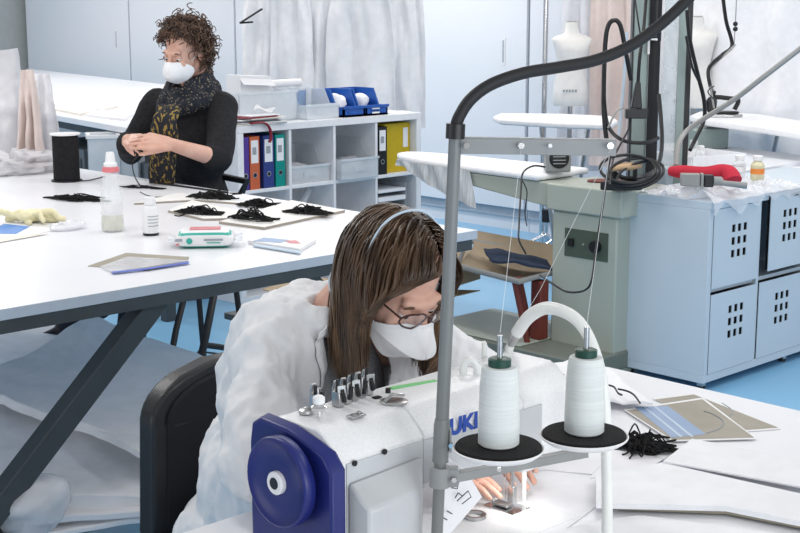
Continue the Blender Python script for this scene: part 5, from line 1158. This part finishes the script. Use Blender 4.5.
def strands(name, c, R, m, n, rad3, ctr, root_ok, length, parent, part_x=0, r=.0042, seed=1, steps=16, keep=None, body=None, flare=0):
    random.seed(seed); b = MB(); cen = c+R@Vector(ctr); RI = R.transposed(); made = 0; tries = 0
    while made < n and tries < n*40:
        tries += 1
        z = random.uniform(-.35,1); a = random.uniform(0,2*PI); q = math.sqrt(max(0,1-z*z)); lo = Vector((q*math.cos(a)*rad3[0], q*math.sin(a)*rad3[1], z*rad3[2]))
        if not root_ok(lo): continue
        made += 1; lift = random.uniform(0,.010); sgn = 1 if lo.x > part_x else -1
        p = cen+R@lo; nl = Vector((lo.x/rad3[0]**2, lo.y/rad3[1]**2, lo.z/rad3[2]**2)).normalized()
        d0 = R@(Vector((sgn*1.0,-.15,-.35))-nl*nl.dot(Vector((sgn,-.15,-.35)))); d = d0.normalized(); pts = [p.copy()]; L_ = length*random.uniform(.86,1.04)*(1-.0*z); L_ -= .10*max(0,(.4-z))
        st = max(.03,L_)/steps
        for k in range(steps):
            d = (d*.62+Vector((0,0,-1))*.38+Vector((random.gauss(0,.04),random.gauss(0,.04),0))).normalized()
            p = p+d*st; lo = RI@(p-cen)
            e = math.sqrt((lo.x/(rad3[0]+lift))**2+(lo.y/(rad3[1]+lift))**2+(lo.z/(rad3[2]+lift))**2)
            if e < 1: lo = lo/e
            if keep: lo = keep(lo, sgn, k/steps)
            np_ = cen+R@lo
            if body: np_ = body(np_)
            if (np_-p).length > 1e-6: d = (np_-pts[-1]).normalized()
            p = np_; pts.append(p.copy())
        rs = [r*(.7+.5*min(1,k/4))*(1 if k < steps*.75 else max(.12,1-(k/steps-.75)*3.6)) for k in range(steps+1)]
        b.cur = 0; f0 = len(b.f); b.tube(pts, rs, 5, flat=.45); cut = random.uniform(.45,1.2)
        for q in range(f0, len(b.f)-2):
            if (q-f0)//5/steps > cut: b.mi[q] = 1
    return b.build(name, m, parent, ang=80)

# ---------------------------------------------------------------- seated seamstress in the white coat
W1 = thing('person', 'seated woman with brown bob, glasses and white mask, in white coat sewing at the machine', 'person', (1.72,2.15,0))
H1 = Vector((1.748,1.795,1.150)); R1 = hframe(266, 37, 3)
shR, shL = Vector((1.565,1.955,1.015)), Vector((1.895,1.93,.995)); nb = Vector((1.722,1.965,1.035))
elR, elL = Vector((1.455,1.845,.86)), Vector((2.055,1.80,.865)); wrR, wrL = Vector((1.708,1.694,.838)), Vector((1.888,1.694,.838))
b = MB(); add_head(b, H1, R1)
b.cap(H1+R1@Vector((0,-.045,-.03)), nb, .056, .058); b.cap(nb+Vector((0,.04,-.06)), Vector((1.70,2.14,.66)), .075, .105)
b.cap(shR+Vector((.02,.01,-.02)), shL+Vector((-.02,.01,-.02)), .040, .040); b.ell((1.715,2.02,.93),(.155,.09,.14)); b.ell((1.70,2.18,.58),(.13,.10,.11))
for sh, el, wr in ((shR,elR,wrR),(shL,elL,wrL)): b.cap(sh+Vector((.01*(1 if sh is shR else -1),.0,-.02)), el, .042, .038); b.cap(el, wr, .040, .026)
hR = add_hand(b, wrR, (.27,-.94,-.17), (.1,.0,1), -1, curls=(.14,.16,.18,.2), spread=.12, thumb=(.5,.3))
hL = add_hand(b, wrL, (-.26,-.94,-.17), (-.1,0,1), 1, curls=(.14,.17,.2,.22), spread=.1, thumb=(.5,.3))
for sx in (-1,1):
    kn = Vector((1.70+.13*sx,1.80,.54)); b.cap((1.70+.10*sx,2.16,.54), kn, .085, .062); b.cap(kn, (1.70+.12*sx,1.86,.10), .058, .04); b.cap((1.70+.12*sx,1.88,.06), (1.70+.13*sx,1.72,.045), .04, .03)
o = b.build('body', M['skin'], W1); remesh(o, .0042, 3)
face_parts(H1, R1, W1)
# grey top
b = MB(); b.cap(nb+Vector((0,.01,-.055)), Vector((1.71,2.0,.80)), .088, .12); b.ell((1.715,1.99,.93),(.150,.095,.15)); b.ell((1.72,1.94,.985),(.075,.06,.06)); b.ell((1.725,1.93,.90),(.11,.065,.14))
o = b.build('grey_top', M['grey_shirt'], W1); remesh(o, .008, 6)
# trousers
b = MB(); b.ell((1.70,2.17,.56),(.16,.13,.11))
for sx in (-1,1): b.cap((1.70+.10*sx,2.16,.545), (1.70+.13*sx,1.80,.545), .085, .075); b.cap((1.70+.13*sx,1.80,.545), (1.70+.12*sx,1.86,.12), .075, .055)
o = b.build('trousers', M['denim'], W1); remesh(o, .012, 4)
for sx in (-1,1):
    b = MB(); b.cap((1.70+.12*sx,1.89,.05), (1.70+.13*sx,1.70,.042), .05, .04); o = b.build('shoe', M['black'], W1)
# coat
b = MB(); b.cap(shR+Vector((.04,.02,-.005)), shL+Vector((-.04,.02,-.005)), .072, .072); b.cap((1.62,2.0,1.02),(1.83,1.99,1.01),.085,.085)
b.ell((1.715,2.03,.90),(.185,.135,.21)); b.ell((1.72,2.10,.70),(.19,.15,.2)); b.ell((1.72,2.15,.55),(.21,.18,.15)); b.cap((1.63,1.98,.98),(1.63,2.06,.66),.09,.10); b.ell((1.83,1.93,.90),(.10,.085,.15)); b.cap((1.86,1.93,.97),(1.98,1.87,.90),.07,.06)
for k in range(16):
    a0_, a1_ = 2*PI*k/16, 2*PI*(k+1)/16
    b.cap((1.722+.080*math.cos(a0_),1.972+.072*math.sin(a0_),1.073+.016*math.sin(a0_)), (1.722+.080*math.cos(a1_),1.972+.072*math.sin(a1_),1.073+.016*math.sin(a1_)), .031, .031, seg=8)
b.cap((1.64,1.99,1.045),(1.80,1.985,1.04),.045,.045)
def sleeve(sh, el, wr):
    b.cap(sh, sh*.5+el*.5+Vector((0,0,-.004)), .068, .066); b.cap(sh*.5+el*.5, el, .066, .066); b.cap(el, el*.4+wr*.6, .066, .052); b.cap(el*.4+wr*.6, wr, .052, .037)
sleeve(shR+Vector((.01,0,-.008)), elR+Vector((-.012,.0,.0)), wrR); sleeve(shL+Vector((.008,0,0)), elL, wrL)
o = b.build('coat', M['coat'], W1)
f1 = fold(.013, 8, 3, (1,1,.5)); f2 = fold(.0075, 19, 8, (1,1,.5)); f3_ = fold(.004, 36, 5, (1,1,.45))
def hw_(z): return .012+.072*min(1,max(0,(z-.80)/.22))
def vopen(c): return c.y < 1.925 and .80 < c.z < 1.035 and abs(c.x-1.726) < hw_(c.z)
remesh(o, .006, 8, disp=lambda c, n: f1(c,n)+f2(c,n)+f3_(c,n))
from mathutils.bvhtree import BVHTree
bmx = bmesh.new(); bmx.from_mesh(o.data); bv = BVHTree.FromBMesh(bmx)
bmesh.ops.delete(bmx, geom=[f for f in bmx.faces if vopen(f.calc_center_median())], context='FACES'); bmx.to_mesh(o.data); bmx.free()
def lapel(s):
    P = []
    for k in range(25):
        z = .80+.265*k/24; x = 1.726+s*(hw_(z)-.004)
        h = bv.ray_cast(Vector((x,1.5,z)), Vector((0,1,0)))[0]; P.append(Vector((x,(h.y if h else 1.93)-.005,z)))
    P = [p for p in P if p.y < 1.95]
    b = MB(); n = len(P)-1
    def fn(u, v):
        p = P[min(int(u*n+.5),n)]; x = p.x+s*.040*v*(1-.5*u)-s*.004; h = bv.ray_cast(Vector((x,1.5,p.z-.012*v)), Vector((0,1,0)))[0]
        return Vector((x, min(p.y, h.y if h else p.y)-.006-.006*math.sin(PI*v), p.z-.012*v))
    b.grid(fn, 40, 8, .003); return b.build('lapel', M['coat'], W1, ang=70)
lapel(-1); lapel(1)
# mask, straps, glasses
mk = mask_mesh(H1, R1, W1, tip=.150, w=.068, ridge=1)
HR = (.088,.112,.098); HC = Vector((0,-.014,.028))
def on_head(x, y, z, k=1.0):
    v = Vector((x/HR[0], y/HR[1], z/HR[2])); v = v/v.length*k; return H1+R1@(HC+Vector((v.x*HR[0], v.y*HR[1], v.z*HR[2])))
b = MB(); pts = [H1+R1@Vector((.064,.048,-.05))]+[on_head(x,y,z,1.12) for x,y,z in ((.085,.02,.01),(.075,-.005,.05),(.045,-.025,.085),(0,-.03,.10),(-.045,-.025,.085),(-.075,-.005,.05),(-.085,.02,.01))]+[H1+R1@Vector((-.064,.048,-.05))]
b.tube(bez(pts,6), .0026, 6); b.build('mask_strap', M['strap'], W1)
b = MB(); pts = [H1+R1@Vector((.064,.045,-.075))]+[H1+R1@Vector(p) for p in ((.096,-.03,-.065),(.07,-.09,-.06),(0,-.105,-.058),(-.07,-.09,-.06),(-.096,-.03,-.065))]+[H1+R1@Vector((-.064,.045,-.075))]
b.tube(bez(pts,6), .0026, 6); b.build('mask_strap', M['strap'], W1)
z_ = .008; g = bpy.data.objects.new('glasses', None); C.objects.link(g); g.parent = W1; g.matrix_parent_inverse = wmat(W1).inverted()
for s in (-1,1):
    b = MB(); b.tube([H1+R1@Vector((s*.033+.0255*math.cos(a)*(1+.1*math.cos(a)**2),.108-.006*abs(math.cos(a))-.004*s*math.cos(a), z_+.0185*math.sin(a))) for a in [2*PI*k/24 for k in range(24)]], .0019, 6, closed=True); b.build('rim', M['frame'], g)
    b = MB(); b.rings([[H1+R1@Vector((s*.033+q*.025*math.cos(a),.1065-.004*s*q*math.cos(a),z_+q*.018*math.sin(a))) for a in [2*PI*k/24 for k in range(24)]] for q in (1,.5,.02)], cap=False); b.build('lens', M['glass'], g)
    b = MB(); b.tube([H1+R1@Vector((s*.060,.100,.014)), H1+R1@Vector((s*.074,.06,.014)), H1+R1@Vector((s*.078,-.002,.008)), H1+R1@Vector((s*.076,-.02,-.012))], .0019, 6); b.build('temple', M['frame'], g)
b = MB(); b.tube([H1+R1@Vector((-.009,.107,.013)), H1+R1@Vector((0,.110,.016)), H1+R1@Vector((.009,.107,.013))], .0017, 6); b.build('bridge', M['frame'], g)
# bobbed hair: scalp cap and falling locks
b = MB(); b.ell(H1+R1@(HC+Vector((0,-.026,.008))), (.081,.089,.089), R=R1, seg=32, rows=20); b.ell(H1+R1@Vector((0,-.05,-.03)), (.070,.058,.06), R=R1)
hb = b.build('hair', M['hair_b'], W1); remesh(hb, .006, 4)
def ok1(lo): return (lo.y < .052 or lo.z > .062) and lo.z > -.02 and not (lo.y > .03 and lo.z < .02)
PX_ = -.028
def keep1(lo, s, t):
    y, z = lo.y, lo.z
    if z < .10:
        ym = (.108-.030*(.10-z)/.07) if z > .03 else ((.078-.012*(.03-z)/.09) if z > -.06 else .066+min(.055,(-.06-z)*.9))
        if y > ym: lo.y = ym+(y-ym)*.15
    if y > .02 and z < .060:
        xm = min(.078, .03 + (.060-z)*.95) if s > 0 else min(.078, (.060-z)*.95-.015)
        if s > 0 and lo.x < PX_+xm: lo.x = PX_+xm+(.0 if z > .0 else .012)*random.random()
        if s < 0 and lo.x > PX_-max(0,xm)*.62: lo.x = PX_-max(0,xm)*.62
    if z < .02 and y > -.02 and abs(lo.x) < .076: lo.x = s*(.076*.75+abs(lo.x)*.25)
    if abs(lo.x) > .108: lo.x = math.copysign(.108+(abs(lo.x)-.108)*.3, lo.x)
    return lo
strands('hair_locks', H1, R1, [M['hair_b'],M['hair_l']], 1500, HR, HC, ok1, .305, hb, part_x=-.028, r=.0027, seed=2, keep=keep1)

# ---------------------------------------------------------------- curly haired seamstress with the scarf
W2 = thing('person', 'curly haired woman in black jumper and patterned scarf, masked, handling black cord by hand', 'person', (3.40,4.78,0))
H2 = at_d(185,51,5.68); R2 = hframe(192, 19, -4)
n2 = Vector((3.405,4.70,1.30)); sR, sL = Vector((3.345,4.875,1.238)), Vector((3.455,4.545,1.238))
eL, wL = at_d(219,159,5.50), at_d(170,144,5.36); eR, wR = at_d(131,150,5.74), at_d(128,140,5.52)
b = MB(); add_head(b, H2, R2); b.cap(H2+R2@Vector((0,-.04,-.04)), n2, .053, .056); b.cap(n2+Vector((.01,0,-.05)), (3.42,4.76,.85), .10, .12)
b.cap(sR, sL+Vector((0,.03,0)), .045, .045); b.ell((3.41,4.73,1.08),(.10,.16,.17)); b.ell((3.42,4.77,.82),(.13,.17,.12))
for sh, el, wr in ((sR,eR,wR),(sL+Vector((0,.025,-.01)),eL,wL)): b.cap(sh, el, .046, .038); b.cap(el, wr, .039, .025)
tL = add_hand(b, wL, at_d(133,139.5,5.30)-wL, Vector((-.2,-.75,.55)), -1, curls=(.12,.22,.34,.45), spread=.06, thumb=(.35,.3))
tR = add_hand(b, wR, at_d(150,143,5.33)-wR, Vector((-.55,-.4,.6)), 1, curls=(.35,.45,.55,.6), spread=.05, thumb=(.4,.5))
kR, aR_ = at_d(122,284,5.50), at_d(67,333,5.62); kL, aL_ = at_d(140,286,5.33), at_d(121,395,5.3)
for hip, kn, an in ((Vector((3.40,4.86,.80)),kR,aR_),(Vector((3.43,4.67,.80)),kL,aL_)):
    b.cap(hip, kn, .078, .056); b.cap(kn, an, .052, .036)
fR = aR_+(at_d(42,343,5.62)-aR_).normalized()*.15; fL = aL_+Vector((-.14,.02,-.05))
b.cap(aR_, fR, .034, .028); b.cap(aL_, fL, .034, .028)
o = b.build('body', M['skin'], W2); remesh(o, .0042, 2)
face_parts(H2, R2, W2)
# jumper with three-quarter sleeves
b = MB(); b.cap(sR+Vector((.0,-.02,0)), sL+Vector((0,.04,0)), .066, .066); b.ell((3.41,4.735,1.06),(.13,.185,.2)); b.ell((3.42,4.77,.84),(.155,.205,.16)); b.cap((3.40,4.71,1.2),(3.40,4.71,1.28),.12,.07)
b.cap(sL+Vector((0,.025,0)), eL, .062, .056); b.cap(eL, eL*.90+wL*.10, .056, .052); b.cap(sR, eR, .070, .06); b.cap(eR, eR*.35+wR*.65, .06, .05)
o = b.build('jumper', M['knit'], W2); f3 = fold(.007, 9, 5, (1,1,.7)); remesh(o, .008, 5, disp=f3)
b = MB(); b.ell((3.42,4.78,.79),(.16,.2,.10))
for hip, kn, an in ((Vector((3.40,4.86,.80)),kR,aR_),(Vector((3.43,4.67,.80)),kL,aL_)): b.cap(hip, kn, .092, .070); b.cap(kn, an*.93+kn*.07, .068, .052)
o = b.build('trousers', M['denim'], W2); remesh(o, .01, 4, disp=fold(.005, 12, 2))
for a_, f_ in ((aR_,fR),(aL_,fL)):
    b = MB(); b.cap(a_, f_, .046, .036); b.cap(a_, a_+Vector((0,0,.03)), .046, .048); o = b.build('shoe', M['black'], W2); remesh(o, .008, 3)
# scarf: two loops and a hanging tail
b = MB(); sc0 = n2+Vector((-.015,0,.0)); random.seed(8)
for k, (dz_, rr, tr) in enumerate(((.0,.082,.034),(.036,.070,.032),(-.03,.098,.034))):
    b.tube([sc0+Vector((rr*1.0*math.cos(a)-.01, rr*1.08*math.sin(a), dz_-.045*math.cos(a+PI)*.9+.008*math.sin(3*a+k))) for a in [2*PI*q/28 for q in range(28)]], [tr*(1+.12*math.sin(q*1.7+k)) for q in range(28)], 10, closed=True)
tl = [at_d(170,108,5.45), at_d(165,118,5.40), at_d(164,135,5.42), at_d(163,155,5.44), at_d(162,172,5.46), at_d(162,188,5.48)]
o = b.build('scarf', M['scarf'], W2); remesh(o, .006, 4, disp=fold(.009, 22, 4, (1,1,.5)))
b = MB(); b.tube(bez(tl,5), [.052]*8+[.06]*18, 10, flat=.35); o = b.build('scarf_tail', M['scarf_tail'], W2); remesh(o, .006, 3, disp=fold(.007, 22, 9, (1,1,.35)))
mk = mask_mesh(H2, R2, W2, tip=.136, w=.069, low=.050)
for s in (-1,1):
    b = MB(); b.tube(bez([H2+R2@Vector((s*.066,.045,-.02)),H2+R2@Vector((s*.078,.01,.0)),H2+R2@Vector((s*.083,-.015,.012))],5), .0012, 5); b.build('ear_loop', M['strap'], W2)
# curls
b = MB(); b.ell(H2+R2@Vector((0,-.038,.042)), (.075,.083,.077), R=R2, seg=28, rows=18); b.ell(H2+R2@Vector((0,-.07,-.02)), (.066,.05,.06), R=R2); hc = b.build('hair', M['hair_c'], W2); remesh(hc, .006, 3, disp=lambda c, n: .006*nz(c,40))
random.seed(12); b = MB(); made = 0
while made < 900:
    z = random.uniform(-.75,1); a = random.uniform(0,2*PI); q = math.sqrt(1-z*z); nl = Vector((q*math.cos(a), q*math.sin(a), z)); lo = Vector((nl.x*.062, nl.y*.078-.014, nl.z*.092+.026))
    if lo.y > .03 and lo.z < .088: continue
    if lo.y > .005 and lo.z < .06: continue
    if lo.z < -.03 and (lo.y > -.05): continue
    if lo.z < .03 and lo.y > .0: continue
    if lo.z < -.01 and abs(lo.x) > .055 and lo.y > -.03: continue
    made += 1; c0 = H2+R2@lo; N = (R2@Vector((nl.x/.079, nl.y/.098, nl.z/.088)).normalized()); dn = (N*.5+Vector((0,0,-.8))+Vector((random.gauss(0,.5),random.gauss(0,.5),random.gauss(0,.4)))).normalized(); s1 = dn.orthogonal().normalized(); s2 = dn.cross(s1)
    R_ = random.uniform(.006,.011); L_ = random.uniform(.035,.075); ph = random.uniform(0,6.28); tn_ = random.uniform(1.2,2.3); nn_ = 16
    b.tube([c0+N*.012*min(1,k/4)+dn*L_*k/nn_+N*.010*math.sin(PI*k/nn_)+(s1*math.cos(ph+tn_*2*PI*k/nn_)+s2*math.sin(ph+tn_*2*PI*k/nn_))*R_*min(1,.3+k/6)*(.8 if lo.y > 0 else 1) for k in range(nn_+1)], [.0023*(.6+.4*math.sin(PI*min(1,.15+k/nn_*.8))) for k in range(nn_+1)], 5)
b.build('curls', M['hair_c'], hc, ang=80)
# cord held in the hands
m_ = (tL[1]+tR[0])/2
b = MB(); b.tube(bez([tR[4], m_+Vector((0,0,.004)), tL[4]+Vector((0,0,.005)), m_+Vector((-.01,.0,-.05)), m_+Vector((0,.0,-.11)), m_+Vector((.03,-.02,-.165))],6), .0022, 6); tag(b.build('cord', M['blackr']), 'thin black cord held between the fingers of the standing seamstress', 'cord')
# ================================================================== LIGHT
w = bpy.data.worlds.new('world'); sc.world = w; w.use_nodes = True
w.node_tree.nodes['Background'].inputs['Color'].default_value = (.95,.97,1,1); w.node_tree.nodes['Background'].inputs['Strength'].default_value = .5
def area(loc, sx, sy, e, col=(1,.98,.96), rot=(0,0,0)):
    l = bpy.data.lights.new('ceiling_lamp', 'AREA'); l.shape = 'RECTANGLE'; l.size = sx; l.size_y = sy; l.energy = e; l.color = col
    o = bpy.data.objects.new('ceiling_lamp', l); C.objects.link(o); o.location = loc; o.rotation_euler = rot
for x_, y_, e_ in ((1.0,-.9,25),(1.5,3.6,36),(3.9,.2,33),(4.3,3.4,38),(6.3,7.4,66),(5.6,11.4,62),(3.4,8.2,40),(6.1,2.2,38),(4.5,9.4,52),(2.2,6.0,36),(6.2,4.6,30)):
    area((x_,y_,3.1), .35, 1.6, e_*.76)
l = bpy.data.lights.new('fill_light', 'AREA'); l.shape = 'RECTANGLE'; l.size = 4.5; l.size_y = 1.8; l.energy = 120; l.color = (.93,.97,1)  # unseen fill added behind the camera, brightens near faces and under-table fabric
o = bpy.data.objects.new('fill_light', l); C.objects.link(o); o.location = (.5,-2.8,1.35); o.rotation_euler = (rad(86),0,0)
l = bpy.data.lights.new('fill_light', 'AREA'); l.shape = 'RECTANGLE'; l.size = 2.6; l.size_y = 1.3; l.energy = 24; l.color = (.96,.98,1)  # low fill added out of view at left to lift the under-table shade
o = bpy.data.objects.new('fill_light', l); C.objects.link(o); o.location = (-2.2,2.9,1.1); o.rotation_euler = (PI/2,0,-PI/2)
l = bpy.data.lights.new('needle_lamp', 'AREA'); l.shape = 'DISK'; l.size = .025; l.energy = .12; l.color = (1,.97,.95)
o = bpy.data.objects.new('needle_lamp', l); C.objects.link(o); o.location = (1.765,1.50,.857); o.rotation_euler = (.35,0,0)
sc.view_settings.view_transform = 'Standard'; sc.view_settings.look = 'None'; sc.view_settings.exposure = -0.04; sc.view_settings.gamma = 1
sc.view_settings.use_curve_mapping = False
